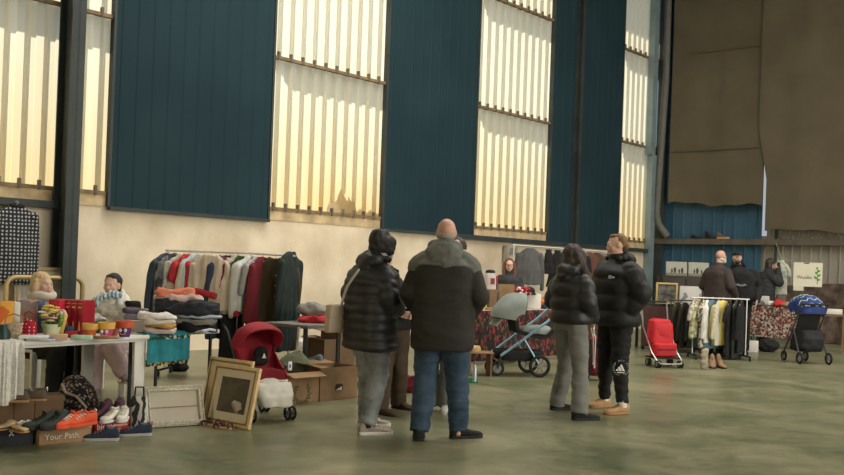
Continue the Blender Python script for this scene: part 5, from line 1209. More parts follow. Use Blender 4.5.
# third table with jackets on it
C3 = T(346, 323.5, .72)
table('grey topped table with jackets on it behind the cardboard boxes', C3, RZV, .66, .6, .72, plain('grey_top', (.20, .19, .17)), 'metal', m_steel, .04)
def on3(px, py, z=.722): return T(px, py, z)
folded('red_garment', 'red garment under the grey hoodie on the grey table', on3(318, 322.5), .3, (.42, .28, .06), m_redk, amp=.015)
b = MB().ell((0, 0, .07), (.20, .14, .075)).ell((.1, 0, .05), (.18, .10, .05)).ell((-.1, .02, .09), (.12, .12, .075)); o = b.build('grey_hoodie', plain('ash_grey', (.24, .235, .21)), vox=.013, amp=.03, ns=(9, 9, 9)); put(o, on3(316, 322) + Vector((0, .03, .05)), .3); tag(o, 'crumpled grey hoodie lying on the red garment', 'hoodie')
b = MB().ell((0, 0, .05), (.19, .12, .055)).ell((.08, 0, .06), (.12, .10, .05)); o = b.build('navy_jacket', plain('navy', (.02, .025, .04)), vox=.013, amp=.025, ns=(9, 9, 9)); put(o, on3(337, 321.5), .3); tag(o, 'dark navy jacket under the bright blue one', 'jacket')
b = MB().ell((0, 0, .05), (.17, .11, .045)).ell((-.1, 0, .06), (.08, .08, .04)); o = b.build('blue_jacket', plain('bright_blue', (.035, .16, .36)), vox=.012, amp=.025, ns=(9, 9, 9)); put(o, on3(335, 321.5) + Vector((0, .02, .085)), .3); tag(o, 'bright blue jacket on top of the navy one', 'jacket')
o = MB().tube([T(317, 372), P(341, 332, T(317, 372).y + .35)], .014, 8).build('folding_pole', m_steel); tag(o, 'dark pole slanting across under the grey table', 'pole')
folded('yellow_bag', 'yellow bag on the floor under the grey table', T(302, 377) + Vector((0, 0, .0)), 0, (.20, .14, .30), plain('mustard', (.50, .32, .05)), 'bag', amp=.02)
folded('blue_cloth', 'grey-blue cloth heaped behind the two open boxes', T(313, 392) , 0, (.22, .16, .40), plain('steel_blue', (.13, .17, .19)), 'cloth', amp=.02)
folded('beige_cloth', 'beige cloth bundle next to the yellow bag under the table', T(319, 376), 0, (.34, .14, .28), plain('beige_cloth', (.42, .30, .19)), 'cloth', amp=.02)
folded('white_bundle', 'white bundle under the left end of the grey table', T(302, 368), 0, (.18, .14, .42), white, 'cloth', amp=.03)
folded('red_bag', 'dark red bag on the floor seen between the brown trousers', T(404, 392), 0, (.30, .18, .20), m_maroon, 'bag', amp=.02)
folded('dark_bag', 'black bag on the floor seen between the jeans of the bald person', T(438, 388), 0, (.34, .18, .22), m_blk2, 'bag', amp=.02)
# ---------------------------------------------------------------- the middle stall
m_floralred = pattern('red_green_floral', [(.09, .015, .02), (.02, .03, .018), (.20, .03, .035), (.03, .012, .014), (.015, .02, .016), (.12, .06, .04), (.02, .012, .012)], 'cells', 30, stretch=(1, 1, .6))
s0 = T(472, 366); s0.z = 0; sd_ = U; SL = 2.7; ST = .78
r = thing('stall_table', 'stall table with a red and green floral cloth behind the grey stroller', 'table', s0, RZU)
MB().box((SL / 2 - .35, .4, ST - .015), (SL, .8, .03)).build('table_top', m_plast, r, bev=.005)
for x in (-.3, SL - .4):
    for y in (.05, .75): MB().tube([(x, y, 0), (x, y, ST - .03)], .016, 8).build('leg', m_steel, r)
g = [[(-.36 + (SL + .02) * j / 80, -.015 - .012 * math.sin(j * .9) * q / 6 - .02 * q / 6, ST + .004 - (ST - .06) * q / 6) for j in range(81)] for q in range(7)]
cl = MB().sheet(g, .005).build('floral_cloth', m_floralred); put(cl, s0, RZU); tag(cl, 'red and green floral cloth covering the front of the stall table', 'tablecloth')
g = [[(-.36 + (SL + .02) * j / 20, -.015 + .42 * q / 2, ST + .003) for j in range(21)] for q in range(3)]
o = MB().sheet(g, .003).build('cloth_top', plain('pale_cloth', (.40, .37, .32)), cl)
def on4(px, py, z=ST + .008):
    off = min(.65, max(.14, .20 + (311 - py) * .05)); q = rail_end(s0 - N * off, U, px, py); q.z = z; return q
def blob(name, label, cat, loc, ells, m, amp=.012, vox=.011, rz=0, group=None):
    b = MB()
    for c, rr in ells: b.ell(c, rr)
    o = b.build(name, m, vox=vox, sm=2, amp=amp, ns=(12, 12, 12)); put(o, loc, rz); return tag(o, label, cat, group)
y4 = on4(489, 312).y
r = thing('crate', 'dark crate on the stall table carrying the red and white appliance', 'crate', on4(489, 311), RZU); MB().box((0, 0, .15), (.26, .22, .30)).build('crate_body', m_card2, r, bev=.006)
zc = on4(489, 311); r = thing('coffee_machine', 'white and red coffee machine with a dark lid left of the red-haired person', 'appliance', zc + Vector((.0, 0, .302)), RZU - .6)
MB().loft([(0, 0, 0, .085, .07), (0, 0, .2, .08, .065), (0, 0, .24, .07, .055)], 20, 4).build('housing', plain('appliance_white', (.50, .44, .42), .4), r)
MB().loft([(0, 0, .24, .075, .06), (0, 0, .275, .07, .055), (0, 0, .29, .03, .03)], 18).build('lid', m_rub, r); MB().box((.02, -.066, .12), (.06, .02, .09)).build('red_panel', plain('dull_red', (.25, .05, .05)), r); MB().box((.10, 0, .14), (.03, .04, .12)).build('handle', m_redk, r, bev=.01)
box_thing('yellow_box', 'small yellow box standing left of the coffee machine', 'box', on4(482.5, 311.5), RZU, (.09, .09, .33), plain('yellow_card', (.50, .42, .10)))
box_thing('dark_picture', 'small dark blue framed picture leaning on the crate', 'picture', on4(492.5, 314) , -.3, (.16, .02, .27), plain('dark_blue_print', (.03, .045, .06), .4, .5, 8), lean=-.1)
box_thing('wooden_box', 'low wooden box at the left end of the stall table', 'box', on4(488, 316), .2, (.20, .12, .04), m_card)
r = open_box('upright brown cardboard carton in front of the red-haired person', on4(505, 311), RZU - .7, (.24, .12, .38), m_card, (0, 0, 0, 0))
box_thing('beige_box', 'small beige box in front of the brown carton on the stall', 'box', on4(510.5, 313.5), RZU - .7, (.10, .08, .20), plain('beige_carton', (.42, .36, .28)))
r = thing('flower_basket', 'basket of red and white artificial flowers on the stall table', 'flowers', on4(521, 310), 0)
MB().lathe([(0, 0), (.08, 0), (.11, .22), (.10, .22), (.07, .01), (0, .01)], 16).build('basket_body', m_card2, r)
fr_, fw_ = MB(), MB()
for i in range(34):
    a, q = random.uniform(0, 6.28), random.uniform(0, .13); (fr_ if i % 4 else fw_).ell((q * math.cos(a) * 1.2, q * math.sin(a), .26 + random.uniform(-.03, .07)), (.025, .025, .022), None, 8, 5)
fr_.build('red_blooms', m_redk, r); fw_.build('white_blooms', m_print, r)
blob('black_hat', 'black hat hanging in front of the grey sweatshirt', 'hat', on4(529, 310) + Vector((0, .1, .28)), [((0, 0, 0), (.10, .10, .07)), ((0, 0, -.05), (.14, .14, .015))], m_black, .004)
r = box_thing('shoe_carton', 'white carton under the black hat on the stall', 'box', on4(533, 309.5), RZU - .7, (.22, .14, .24), m_plast)
box_thing('display_stand', 'dark stand behind the white carton on the stall', 'stand', on4(528, 307.5), RZU - .7, (.16, .1, .20), m_blk2)
blob('orange_toy', 'round orange toy on the stall near the stroller handle', 'toy', on4(542, 309) + Vector((0, 0, .09)), [((0, 0, 0), (.07, .06, .075)), ((.03, 0, .07), (.04, .04, .04))], plain('orange_toy', (.55, .16, .05)))
blob('white_garment', 'crumpled white garment near the right end of the stall', 'clothes', on4(553, 308.5), [((0, 0, .06), (.16, .10, .07)), ((.1, 0, .08), (.1, .08, .06))], white, .025)
folded('dark_garment', 'dark folded garment beside the orange toy', on4(547, 310), .5, (.26, .18, .12), m_blk2, amp=.02)
blob('pink_garment', 'pale pink garment at the right end of the stall', 'clothes', on4(561, 307), [((0, 0, .05), (.14, .10, .06)), ((-.04, 0, .11), (.09, .08, .05))], plain('blush', (.50, .30, .26)), .025)
box_thing('carton', 'tall brown carton behind the two people in black puffers', 'box', T(596, 345), RZU, (.30, .25, 1.10), m_card2)
blob('plush_toy', 'cream plush toy on the tall brown carton', 'toy', T(596, 345) + Vector((0, 0, 1.10)), [((0, 0, .07), (.09, .08, .08)), ((.0, -.02, .18), (.075, .07, .07)), ((-.06, 0, .24), (.025, .02, .03)), ((.06, 0, .24), (.025, .02, .03)), ((.09, -.04, .09), (.03, .03, .05))], plain('cream_plush', (.52, .45, .34)))
# rail with the sweatshirt and the coats
c0 = P(514, 245, 15.9); c1 = rail_end(c0, U, 614, 249); c1.z = c0.z
clothes_rail('long pale clothes rail behind the stall holding the grey sweatshirt', c0, c1, m_whitemetal, .2, mids=1)
def fr_at(px): 
    d = ray(px, 247); k = (d.x / d.y * c0.y - c0.x) / (U.x - d.x / d.y * U.y); return c0 + U * k + Vector((0, 0, .013))
m_swe = plain('charcoal_sweat', (.085, .088, .085)); m_rbr = plain('red_brown', (.10, .045, .03)); m_mauve = plain('mauve_grey', (.16, .13, .12))
garment('sweatshirt', 'grey sweatshirt hanging face on above the flowers', 'sweatshirt', fr_at(530), RZU - .75, .42, .62, m_swe, .58, None, 1.0, .06, None, True, .012, None, 0, .055, .03)
garment('undershirt', 'small black top hanging right of the grey sweatshirt', 'top', fr_at(549), RZU - .7, .16, .42, m_black, 0, None, 1.6, .04, 'clothes on the long rail', True)
garment('tank_top', 'black strapped top hanging left of the long-haired person', 'top', fr_at(558), RZU - .7, .22, .66, m_black, 0, None, 1.9, .04, 'clothes on the long rail', True)
G3 = [(566, 'dark grey coat behind the long-haired person', m_blk2, .95), (582, 'black coat at the left of the coats behind the two puffers', m_black, .9), (590, 'red-brown coat between the two people in puffers', m_rbr, .85), (597, 'dark brown coat beside the red-brown one', m_btrs, .95), (603, 'mauve grey coat near the brown-haired person', m_mauve, .9), (610, 'black coat at the right end of the long rail', m_black, .9)]
for px, lab, m, L in G3: garment('coat', lab, 'coat', fr_at(px), .6 + random.uniform(-.1, .1), .44, L, m, .6, None, 1.1, .06, 'clothes on the long rail', True, .014)
# electricity meter box on the plaster
p = onwall(510.5, 254.5, .08); r = thing('meter_box', 'grey electricity meter box on the plaster wall above the red-haired person', 'meter box', p, RZU); wd = .30; 
MB().box((0, 0, .0), (.34, .14, .36)).build('housing', plain('meter_grey', (.34, .32, .27), .5), r, bev=.012); MB().box((-.02, -.075, .07), (.22, .012, .15)).build('window', plain('meter_window', (.20, .19, .16), .3), r, bev=.004)
MB().box((.0, -.075, -.10), (.26, .012, .13)).build('cover', plain('meter_cover', (.42, .40, .35), .5), r, bev=.004); MB().tube([(.05, 0, -.18), (.06, 0, -.3), (.10, .0, -.38), (.16, 0, -.3), (.17, 0, -.1)], .012, 8).build('cable', m_rub, r)
# grey stroller, seen from the side, facing left
wb = T(532, 375); loc = Vector((wb.x, wb.y, 0)); rz = math.radians(100)
m_sg = plain('sage_grey', (.22, .25, .23), .85, .1); m_sdark = plain('stroller_black', (.016, .017, .018)); m_sblue = mat('blue_aluminium', (.22, .36, .46), .3, metal=.6, var=0)
r = thing('stroller', 'grey-green stroller with blue frame tubes parked at the stall', 'stroller', loc, rz)
for s in (-1, 1):
    wheel(r, (s * .26, -.02, .145), .125, .045, 0, None, 6); wheel(r, (s * .16, .52, .095), .075, .04, 0, None, 0)
    MB().tube([(s * .24, .50, .27), (s * .25, .22, .48), (s * .25, -.10, .72), (s * .25, -.30, .90)], .018, 10).build('frame_tube', m_sblue, r); MB().tube([(s * .24, .50, .27), (s * .17, .52, .10)], .015, 8).build('fork', m_sfr, r)
    MB().tube([(s * .25, .20, .49), (s * .26, -.02, .15)], .014, 8).build('rear_strut', m_sblue, r)
MB().tube([(-.25, -.30, .90), (-.25, -.36, .96), (-.2, -.40, .99), (.2, -.40, .99), (.25, -.36, .96), (.25, -.30, .90)], .018, 10).build('handle', m_rub, r)
MB().loft([(0, .22, .20, .20, .26), (0, .22, .25, .22, .30), (0, .20, .33, .23, .32)], 20, 4).build('basket', m_sdark, r, vox=.014, amp=.012)
MB().sheet([[(x, -.26 + .52 * q / 8, .52 + .10 * (q / 8) ** 2 + .16 * max(0, 1 - q / 2.5)) for x in [-.19 + .38 * j / 6 for j in range(7)]] for q in range(9)], .05).build('seat', m_sdark, r)
MB().sheet([[(x, .24 + .08 * q / 6, .58 + .30 * q / 6) for x in [-.19 + .38 * j / 6 for j in range(7)]] for q in range(7)], .04).build('seat_back', m_sdark, r)
MB().loft([(0, .0, .55, .19, .24), (0, -.02, .62, .18, .22), (0, -.03, .66, .14, .16)], 20, 3).build('foot_cover', m_sg, r, vox=.013, amp=.012)
canopy(r, m_sg, (0, .22, .72), .36, .235, .12, 1.80, 4, .012, m_sdark)
MB().sheet([[(x, .50 + .06 * q / 3, .75 - .10 * q / 3) for x in [-.2 + .4 * j / 6 for j in range(7)]] for q in range(4)], .01).build('sun_visor', m_sg, r)
o = MB().loft([(0, 0, -.34, .10, .04), (0, 0, -.2, .12, .07), (0, 0, -.05, .10, .04), (0, 0, 0, .08, .02)], 18, 3).build('bag', plain('teal_grey', (.12, .17, .17)), vox=.011, amp=.014); put(o, loc + Matrix.Rotation(rz, 3, 'Z') @ Vector((0, -.46, .93)), rz); tag(o, 'grey teal bag hanging from the handle of the grey-green stroller', 'bag')
# low bench, paper bag, bottle and green box
q0 = T(468, 376); r = thing('low_bench', 'low wooden bench right of the bald person', 'bench', q0, .15)
MB().box((.16, .12, .30), (.34, .28, .02)).build('bench_top', m_card, r, bev=.003); MB().box((.02, .12, .145), (.025, .26, .29)).build('leg', m_card2, r); MB().box((.30, .12, .145), (.025, .26, .29)).build('leg', m_card2, r)
folded('paper_bag', 'flat brown paper bag on the low wooden bench', q0 + Vector((.06, .10, .311)), .3, (.18, .12, .07), plain('kraft', (.42, .27, .13)), 'bag', amp=.012)
gb = T(471.5, 382.5); box_thing('green_box', 'small green box on the floor in front of the low bench', 'box', gb, .1, (.15, .09, .06), plain('bright_green', (.02, .20, .06), .5)); 
bt = T(474.2, 381.5, .062); r = thing('bottle', 'slim silver bottle standing on the green box', 'bottle', bt, 0); MB().lathe([(0, 0), (.026, 0), (.027, .15), (.016, .19), (.013, .20), (0, .20)], 16).build('bottle_body', mat('silver', (.42, .46, .50), .35, metal=.5, var=0), r); MB().lathe([(0, .20), (.016, .20), (.015, .235), (0, .235)], 14).build('cap', m_greysole, r)
# red wheeled backpack between the couple
p = T(597, 380); r = thing('wheeled_backpack', 'red and black wheeled backpack standing behind the couple in puffers', 'backpack', p, -.15)
MB().loft([(0, 0, .06, .13, .09), (0, 0, .3, .14, .10), (0, 0, .52, .12, .08), (0, 0, .57, .07, .05)], 22, 3).build('bag_body', plain('red_nylon', (.24, .015, .02), .6), r, vox=.012, amp=.008)
for x in (-.10, -.035, .035, .10): MB().tube([(x, -.108, .08), (x, -.116, .3), (x, -.09, .53)], .013, 8).build('black_stripe', m_rub, r)
MB().loft([(0, -.09, .1, .09, .04), (0, -.095, .24, .085, .035)], 18, 3).build('front_pocket', m_maroon, r)
MB().tube([(-.06, .05, .5), (-.06, .06, .72), (.06, .06, .72), (.06, .05, .5)], .009, 8).build('handle', m_chrome, r)
for s in (-1, 1): wheel(r, (s * .11, .05, .04), .03, .025, 0)
# ---------------------------------------------------------------- right-hand side
# red shopping trolley
p = T(664, 367); r = thing('shopping_trolley', 'bright red shopping trolley on a chrome frame beside the garment rail', 'trolley', p, .22)
m_tred = plain('trolley_red', (.50, .018, .025), .6)
MB().loft([(0, .05, .16, .19, .10), (0, .05, .34, .20, .115), (0, .05, .36, .19, .11)], 22, 4.5).build('lower_pocket', m_tred, r, vox=.012, amp=.008)
MB().loft([(-.02, .12, .34, .19, .12), (-.03, .12, .60, .18, .12), (-.04, .12, .70, .15, .10), (-.04, .12, .72, .1, .07)], 22, 4.5).build('bag_body', m_tred, r, vox=.012, amp=.012)
MB().box((-.02, .02, .56), (.30, .03, .20)).build('flap', m_tred, r, bev=.012); MB().box((0, -.065, .27), (.3, .012, .02)).build('zip', m_maroon, r)
for s in (-1, 1):
    MB().tube([(s * .21 - .07, .26, .98), (s * .21 - .05, .22, .60), (s * .21, .0, .22), (s * .20, -.18, .10), (s * .17, -.21, .07)], .011, 8).build('frame_tube', m_chrome, r)
    for y in (-.16, .16):
        for q in (-1, 1): wheel(r, (s * .18 + q * .022, y, .06), .048, .022, 0)
MB().tube([(-.17, -.21, .07), (0, -.215, .065), (.17, -.21, .07)], .011, 8).build('frame_bar', m_chrome, r); MB().tube([(-.28, .26, .98), (.14, .26, .98)], .015, 10).build('handle', m_rub, r)
MB().box((0, .05, .14), (.40, .36, .02)).build('base_plate', m_rub, r)
# dark table with the gold framed picture
p = P(652, 304, 17.2); e = P(700, 304, 17.4); zt = .86; c = (p + e) / 2; c.z = 0; Lq = (Vector((e.x, e.y, 0)) - Vector((p.x, p.y, 0))).length + .3
r = thing('display_table', 'dark table with a maroon cloth under the small gold framed picture', 'table', c, 0); MB().box((0, .3, zt - .02), (Lq, .6, .04)).build('table_top', m_blk2, r, bev=.006)
for x in (-Lq / 2 + .05, Lq / 2 - .05):
    for y in (.05, .55): MB().box((x, y, (zt - .04) / 2), (.05, .05, zt - .04)).build('leg', m_blk2, r)
g = [[(-Lq / 2 + Lq * j / 40, -.012 - .015 * math.sin(j * 1.1) * q / 5, zt - .045 - (zt - .1) * q / 5) for j in range(41)] for q in range(6)]
o = MB().sheet(g, .005).build('maroon_cloth', plain('dull_maroon', (.075, .035, .03))); put(o, c); tag(o, 'dull maroon cloth hanging down the front of the dark display table', 'tablecloth')
f0 = P(655.5, 299, 17.35); f1 = P(677.5, 297, 17.2); f0.z = f1.z = zt + .002
m_photo = mat('dark_photo', (.02, .02, .02), .3, var=.8, scale=9, col2=(.17, .17, .16))
frame_thing('picture_frame', 'small gold framed dark photograph on the dark display table', f0, f1, .40, .10, .035, mat('bright_gold', (.55, .40, .15), .4, var=.1), 'picture', m_photo, .004, m_rub, .015)
f0 = P(679, 300, 17.5); f1 = P(701, 299, 17.3); f0.z = f1.z = zt + .002
frame_thing('poster', 'white poster with grey shapes right of the small gold frame', f0, f1, .35, .12, .01, m_plast, 'poster', pattern('grey_shapes', [(.66, .65, .60), (.64, .63, .60), (.26, .25, .24), (.66, .64, .60)], 'cells', 8), .004, m_plast, .006, profile=False)
# dark cupboard with two canvases
p = P(662, 280, 18.9); e = P(709, 280, 18.9); c = (p + e) / 2; c.z = 0; r = thing('cupboard', 'tall dark cupboard under the two pale canvases', 'cupboard', c, .0); cw = e.x - p.x; zc = 1.40
MB().box((0, .2, zc / 2), (cw, .4, zc)).build('cupboard_body', plain('dark_wood', (.022, .018, .015), .6), r, bev=.006)
for s in (-1, 1):
    d = MB().box((s * cw / 4, -.008, zc / 2), (cw / 2 - .02, .016, zc - .1)).build('door', plain('dark_wood_door', (.028, .022, .018), .6), r, bev=.004); MB().ell((s * .04, -.03, zc * .55), (.012, .014, .012)).build('knob', m_goldtube, d)
m_canv = mat('pale_canvas', (.30, .30, .25), .9, var=.1); m_fig = plain('figures', (.05, .045, .035))
for i, (a, b_) in enumerate(((666, 687), (688.5, 709))):
    f0, f1 = P(a, 277, 18.9), P(b_, 277, 18.9); f0.z = f1.z = zc + .002
    d = f1 - f0; cv = thing('canvas', ['pale canvas with small dark figures, left of the two on the cupboard', 'pale canvas with small dark figures, right of the two on the cupboard'][i], 'painting', f0, 0, 'canvases on the dark cupboard', (-.12, 0, 0)); Lc = d.length
    MB().box((Lc / 2, .012, .145), (Lc, .024, .29)).build('canvas_body', m_canv, cv, bev=.003); q = MB()
    for k_, (x, hh) in enumerate([(.12, .10), (.18, .13), (.27, .09), (.33, .12)][: 4 - i]): q.ell((x, -.001, .06 + hh * .4), (.018 + .01 * (k_ % 2), .003, hh * .5), None, 10, 6)
    q.build('figures', m_fig, cv); MB().box((Lc / 2, -.001, .03), (Lc * .98, .003, .05)).build('ground_band', plain('band%d' % i, (.16, .15, .11)), cv, smooth=False)
# dark coats behind the trolley
d0 = P(671, 300, 16.9); d1 = P(699, 301, 16.9); d1.z = d0.z
clothes_rail('low dark rail with two dark coats behind the red trolley', d0, d1, m_steel, .2)
for f, lab, m in ((.25, 'dark olive coat on the low dark rail', plain('dark_olive', (.030, .032, .020))), (.50, 'brown-black coat in the middle of the low dark rail', plain('bbrown', (.026, .022, .016))), (.80, 'black-green coat on the low dark rail, next to the patterned shirts', plain('bgreen', (.016, .024, .018)))):
    garment('coat', lab, 'coat', on_rail(d0, d1, f), .95, .44, .80, m, .55, None, 1.15, .06, 'coats on the low dark rail', True, .012)
# garment rail in front of the two far men
f0 = P(694, 297.5, 15.75); f1 = P(747, 298, 15.75); f1.z = f0.z
clothes_rail('chrome clothes rail with the yellow shirt in front of the bald bearded person', f0, f1, m_chrome, .25)
m_spot = pattern('spotted', [(.50, .46, .38), (.48, .44, .36), (.08, .06, .05), (.45, .42, .36)], 'cells', 34); m_ygr = pattern('yellow_green', [(.42, .40, .20), (.20, .22, .10), (.50, .46, .36), (.32, .26, .12)], 'cells', 22); m_flo2 = pattern('pale_floral', [(.52, .48, .42), (.42, .34, .28), (.50, .47, .42), (.26, .20, .16)], 'cells', 30)
G5 = [(.02, 'shirt', 'pale floral shirt at the left end of the chrome rail', .40, .50, m_flo2, .2, -1.1), (.09, 'blouse', 'yellow-green patterned blouse on the chrome rail', .42, .62, m_ygr, .5, -1.0), (.18, 'dress', 'cream dress with dark spots on the chrome rail', .40, .78, m_spot, .2, -1.15),
      (.25, 'shirt', 'white shirt right of the spotted dress', .40, .70, white, .5, -1.2), (.36, 'cardigan', 'blue-grey cardigan left of the yellow shirt', .44, .80, plain('dusty_blue', (.10, .16, .20)), .6, -.6), (.47, 'shirt', 'white striped shirt partly behind the yellow shirt', .42, .74, pattern('fine_stripe', [(.60, .57, .46), (.40, .36, .24)], 'stripes', 20), .5, -1.1),
      (.56, 'shirt', 'bright yellow shirt hanging on the chrome rail', .42, .74, plain('lemon', (.66, .56, .15)), .5, -.45), (.68, 'dress', 'black dress right of the bright yellow shirt', .40, .92, m_black, .2, -1.1), (.80, 'trousers', 'charcoal trousers near the right post of the chrome rail', .32, .95, m_blk2, 0, -1.0), (.90, 'coat', 'black coat at the right end of the chrome rail', .42, .85, m_black, .5, -1.1)]
for f, n, lab, w, L, m, sl, a in G5: garment(n, lab, n, on_rail(f0, f1, f), -a - .05, w, L, m, sl, None, 1.1, .045, 'clothes on the chrome rail', True, .010)
m_tanb = plain('dull_tan', (.22, .13, .07)); bse = P(703, 368, 15.7); bse.z = 0
folded('beige_scarf', 'beige scarf trailing to the floor under the chrome rail', T(704, 369.5), .1, (.12, .06, .30), plain('sand', (.34, .29, .22)), 'scarf', amp=.015)
shoe('boot', 'tan boot under the chrome rail, left of its pair', T(712, 367.5), 2.9, m_tanb, m_rub, SHOE, 1, .12, .025, None, 'tan boots', cat='boot'); shoe('boot', 'tan boot under the chrome rail, right of its pair', T(719.5, 367.5), 3.2, m_tanb, m_rub, SHOE, 1, .12, .025, None, 'tan boots', cat='boot')
# table with the mosaic cloth
m_mos = pattern('mosaic_print', [(.40, .34, .28), (.07, .04, .04), (.30, .06, .045), (.46, .41, .33), (.14, .07, .05), (.30, .20, .15), (.05, .035, .035)], 'cells', 32)
p = P(747, 341, 19.1); e = P(800, 341, 18.3); p.z = e.z = 0; d = e - p; p6 = Vector(p); d6 = d.normalized(); rzt = math.atan2(d.y, d.x); Lq = d.length; zt = .84
r = thing('cloth_table', 'table with the mosaic patterned cloth in front of the person on the phone', 'table', p, rzt); MB().box((Lq / 2, .2, zt - .02), (Lq, .4, .04)).build('table_top', m_plast, r, bev=.005)
for x in (.06, Lq - .06):
    for y in (.06, .34): MB().tube([(x, y, 0), (x, y, zt - .04)], .016, 8).build('leg', m_steel, r)
g = [[(-.01 + (Lq + .02) * j / 60, .36 - .38 * min(q, 2) / 2 - (.012 * math.sin(j * .8) * (q - 2) / 6 if q > 2 else 0), zt + .003 - (max(0, q - 2)) * .125 * (1 if q < 8 else 1)) for j in range(61)] for q in range(8)]
o = MB().sheet(g, .005).build('mosaic_cloth', m_mos); put(o, p, rzt); tag(o, 'red, cream and black mosaic patterned cloth over the far table', 'tablecloth')
def on6(px, py, z=None):
    off = .10 + max(0, 307 - py) * .06; q = rail_end(p6 + Vector((-d6.y, d6.x, 0)) * off, d6, px, py); q.z = zt + .01; return q
blob('winter_hat', 'grey and black cap on the mosaic cloth table', 'cap', on6(758, 307), [((0, 0, .05), (.13, .11, .07)), ((0, -.10, .02), (.1, .07, .015))], plain('cap_grey', (.10, .10, .10)), .006)
box_thing('white_card', 'white card behind the grey cap on the far table', 'card', on6(763, 304.5), rzt, (.26, .02, .20), m_plast)
blob('red_garment', 'red garment heaped on the mosaic cloth table', 'clothes', on6(783, 306.5), [((0, 0, .05), (.22, .12, .06)), ((-.08, 0, .09), (.11, .09, .06)), ((.14, 0, .05), (.12, .1, .05))], plain('scarlet', (.42, .03, .03)), .025)
blob('white_garment', 'white garment left of the red one on the far table', 'clothes', on6(771, 307), [((0, 0, .05), (.12, .1, .06))], white, .02)
blob('beige_garment', 'beige garment right of the red one on the far table', 'clothes', on6(790, 306.5), [((0, 0, .05), (.16, .1, .07))], plain('tan_cloth', (.28, .20, .14)), .02)
box_thing('white_paper', 'white sheet of card standing on the floor right of the chrome rail', 'card', T(752, 352), -.2, (.22, .03, .22), m_plast)
blob('black_bag', 'black bag on the floor under the mosaic cloth', 'bag', T(768, 352), [((0, 0, .12), (.22, .13, .13)), ((-.08, 0, .18), (.1, .1, .08))], m_black, .02)
# white and green garment hung near the wall, on a line from the beam
p = P(781, 258, 19.9); garment('dress', 'long white and green dress hanging beside the person on the phone', 'dress', p, -.3, .24, .72, pattern('white_green', [(.55, .54, .46), (.40, .46, .34), (.52, .52, .45), (.35, .40, .32)], 'cells', 14), .2, None, 1.3, .05)
q = MB().tube([P(781, 258, 19.9) + Vector((0, 0, .013)), P(776, 243, 20.4)], .006, 6).tube([P(781, 258, 19.9) + Vector((0, 0, .013)), P(792, 262, 20.2)], .006, 6); o = q.build('washing_line', plain('line_green', (.30, .36, .22))); tag(o, 'thin green cord carrying the long white and green dress', 'cord')
# mottled brown drape and paper sign at the end wall
m_mott = mat('mottled_brown', (.040, .028, .020), .9, var=.3, scale=4.5, col2=(.15, .11, .085), bump=.5, bscale=14)
t0, _ = B(786, 290, .45); t1 = B(900, 290, .45)[0]; g = []
ztop = B(815, 285, .45)[1]
for i in range(14):
    row = []
    for j in range(61):
        t = t0 + (t1 - t0) * j / 60; row.append(H(.45 + (.05 * math.sin(t * 5) + .03 * math.sin(t * 13)) * (1 - i / 15), t, .01 + (ztop + .04 * math.sin(t * 3) - .01) * i / 13))
    g.append(row)
tag(MB().sheet(g, .02).build('brown_drape', m_mott, amp=.03, ns=(3, 3, 3)), 'mottled brown cloth draped along the foot of the metal end wall', 'cloth')
p0, p1 = P(793, 288, 19.3), P(822, 284.5, 19.05); d = p1 - p0; rzs = math.atan2(d.y, d.x); Ls = Vector((d.x, d.y, 0)).length; hs = 24 / 923 * 19.2
r = thing('paper_sign', 'white paper sign with a word and a green plant on the end wall', 'sign', (p0.x, p0.y, p0.z + .02), rzs); MB().box((Ls / 2, 0, hs / 2 + .02), (Ls, .012, hs)).build('sheet', mat('paper', (.60, .58, .46), .8, var=.03), r, smooth=False)
MB().box((Ls * .19, .0, -.02), (Ls * .36, .010, .10)).build('lower_sheet', mat('paper_b', (.56, .54, .44), .8, var=.03), r, smooth=False)
text('Wualle', .10, 'lettering', plain('grey_ink', (.06, .06, .06)), r, (Ls * .12, -.008, hs * .36), (PI / 2, 0, 0), .001)
q = MB().tube([(Ls * .84, -.008, hs * .15), (Ls * .835, -.008, hs * .85)], .007, 6)
for k_, (z, s, l) in enumerate([(.30, 1, .05), (.38, -1, .07), (.48, 1, .06), (.58, -1, .05), (.66, 1, .045), (.78, -1, .03)]): q.ell((Ls * .84 + s * l * .5, -.009, hs * z + .02), (l * .6, .003, .022), (0, -s * .7, 0), 10, 5)
q.build('plant_drawing', plain('leaf_green', (.10, .28, .06)), r)
MB().box((Ls * .45, -.008, hs + .005), (.10, .006, .02)).build('clip', m_rub, r)
box_thing('white_ledge_box', 'pale flat box behind the right-hand stroller', 'box', P(833, 309, 18.2) - Vector((0, 0, .10)), rzs, (.34, .2, .10), m_plast)
r = thing('trestle', 'dark trestle under the pale flat box at the right edge', 'trestle', Vector((P(833, 309, 18.2).x, 18.2, 0)), rzs); zl = P(833, 309, 18.2).z - .10; MB().box((0, 0, zl - .02), (.5, .3, .04)).build('top', m_card2, r)
for x in (-.2, .2):
    for y in (-.1, .1): MB().box((x, y, (zl - .04) / 2), (.04, .04, zl - .04)).build('leg', m_card2, r)
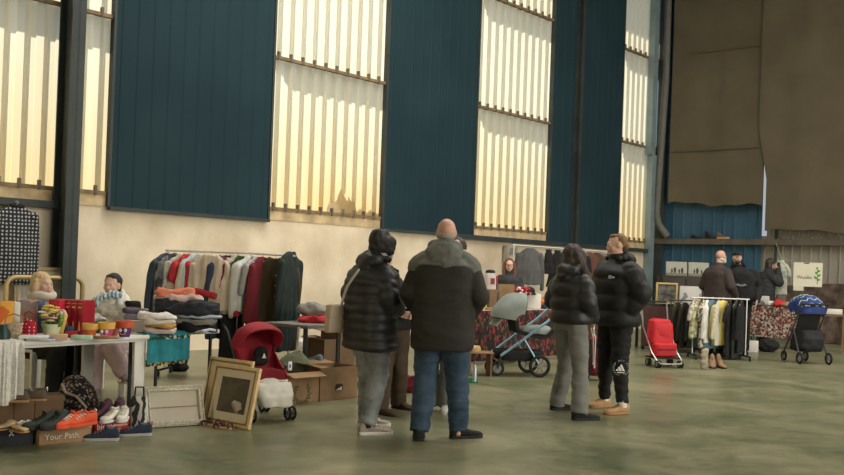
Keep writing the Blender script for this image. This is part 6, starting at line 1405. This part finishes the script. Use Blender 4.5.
# right-hand stroller with the blue canopy, seen from behind
p = T(806, 363); rz = math.radians(8); r = thing('stroller', 'black stroller with a blue striped canopy at the right edge', 'stroller', p, rz)
m_cblue = pattern('blue_band', [(.022, .045, .16), (.028, .05, .18), (.018, .035, .12)], 'cells', 7); m_cstr = plain('pale_green_stripe', (.36, .44, .36))
for s in (-1, 1):
    MB().tube([(s * .24, -.20, .98), (s * .24, -.1, .80), (s * .24, .10, .45), (s * .22, .36, .12)], .014, 8).build('frame_tube', m_sfr, r); MB().tube([(s * .24, .02, .6), (s * .25, -.22, .12)], .014, 8).build('frame_tube', m_sfr, r)
    wheel(r, (s * .26, -.24, .10), .082, .04, 0, None, 5); wheel(r, (s * .20, .36, .09), .072, .035, 0)
MB().tube([(-.24, -.20, .98), (-.2, -.26, 1.0), (.2, -.26, 1.0), (.24, -.20, .98)], .016, 10).build('handle', m_rub, r)
MB().loft([(0, .02, .20, .20, .22), (0, .0, .26, .22, .25), (0, -.03, .42, .21, .24), (0, -.04, .56, .19, .16)], 22, 4).build('basket', m_sdark, r, vox=.014, amp=.014)
MB().sheet([[(x, -.12 + .16 * (1 - q / 6), .50 + .38 * q / 6) for x in [-.19 + .38 * j / 6 for j in range(7)]] for q in range(7)], .03).build('seat_back', m_sdark, r)
cn = canopy(r, m_cblue, (0, .05, .80), .34, .235, .6, 3.0, 5, .012, m_sfr)
for k_ in range(5):
    a = 1.1 + .36 * k_; q = MB(); pts = []
    for j in range(17):
        t = PI * (.06 + .88 * j / 16); rr = (.25 + .75 * math.sin(t) ** .55) * 1.035; aa = a + .10 * math.sin(j * 1.7); pts.append((-.235 * math.cos(t), .05 + .34 * rr * math.cos(aa), .80 + .34 * rr * math.sin(aa)))
    q.tube(pts, .009, 6); q.build('stripe', m_cstr, cn)
# shoes on the beam
zbm = zb + .071
def onbeam(px): t, _ = B(px, 240, .15); return H(.15, t, zbm)
shoe('shoe', 'black low shoe at the left on the wall beam', onbeam(693), -2.32, m_black, m_rub, SHOE, .9, 0, .02, None)
shoe('boot', 'black ankle boot standing on the wall beam', onbeam(708), -2.4, m_black, m_rub, SHOE, 1.1, .10, .035, None, cat='boot')
shoe('shoe', 'pale heeled shoe at the right on the wall beam', onbeam(720), -2.3, m_brgr, m_tanshoe, SHOE, 1.1, .07, .04, None)
finish()
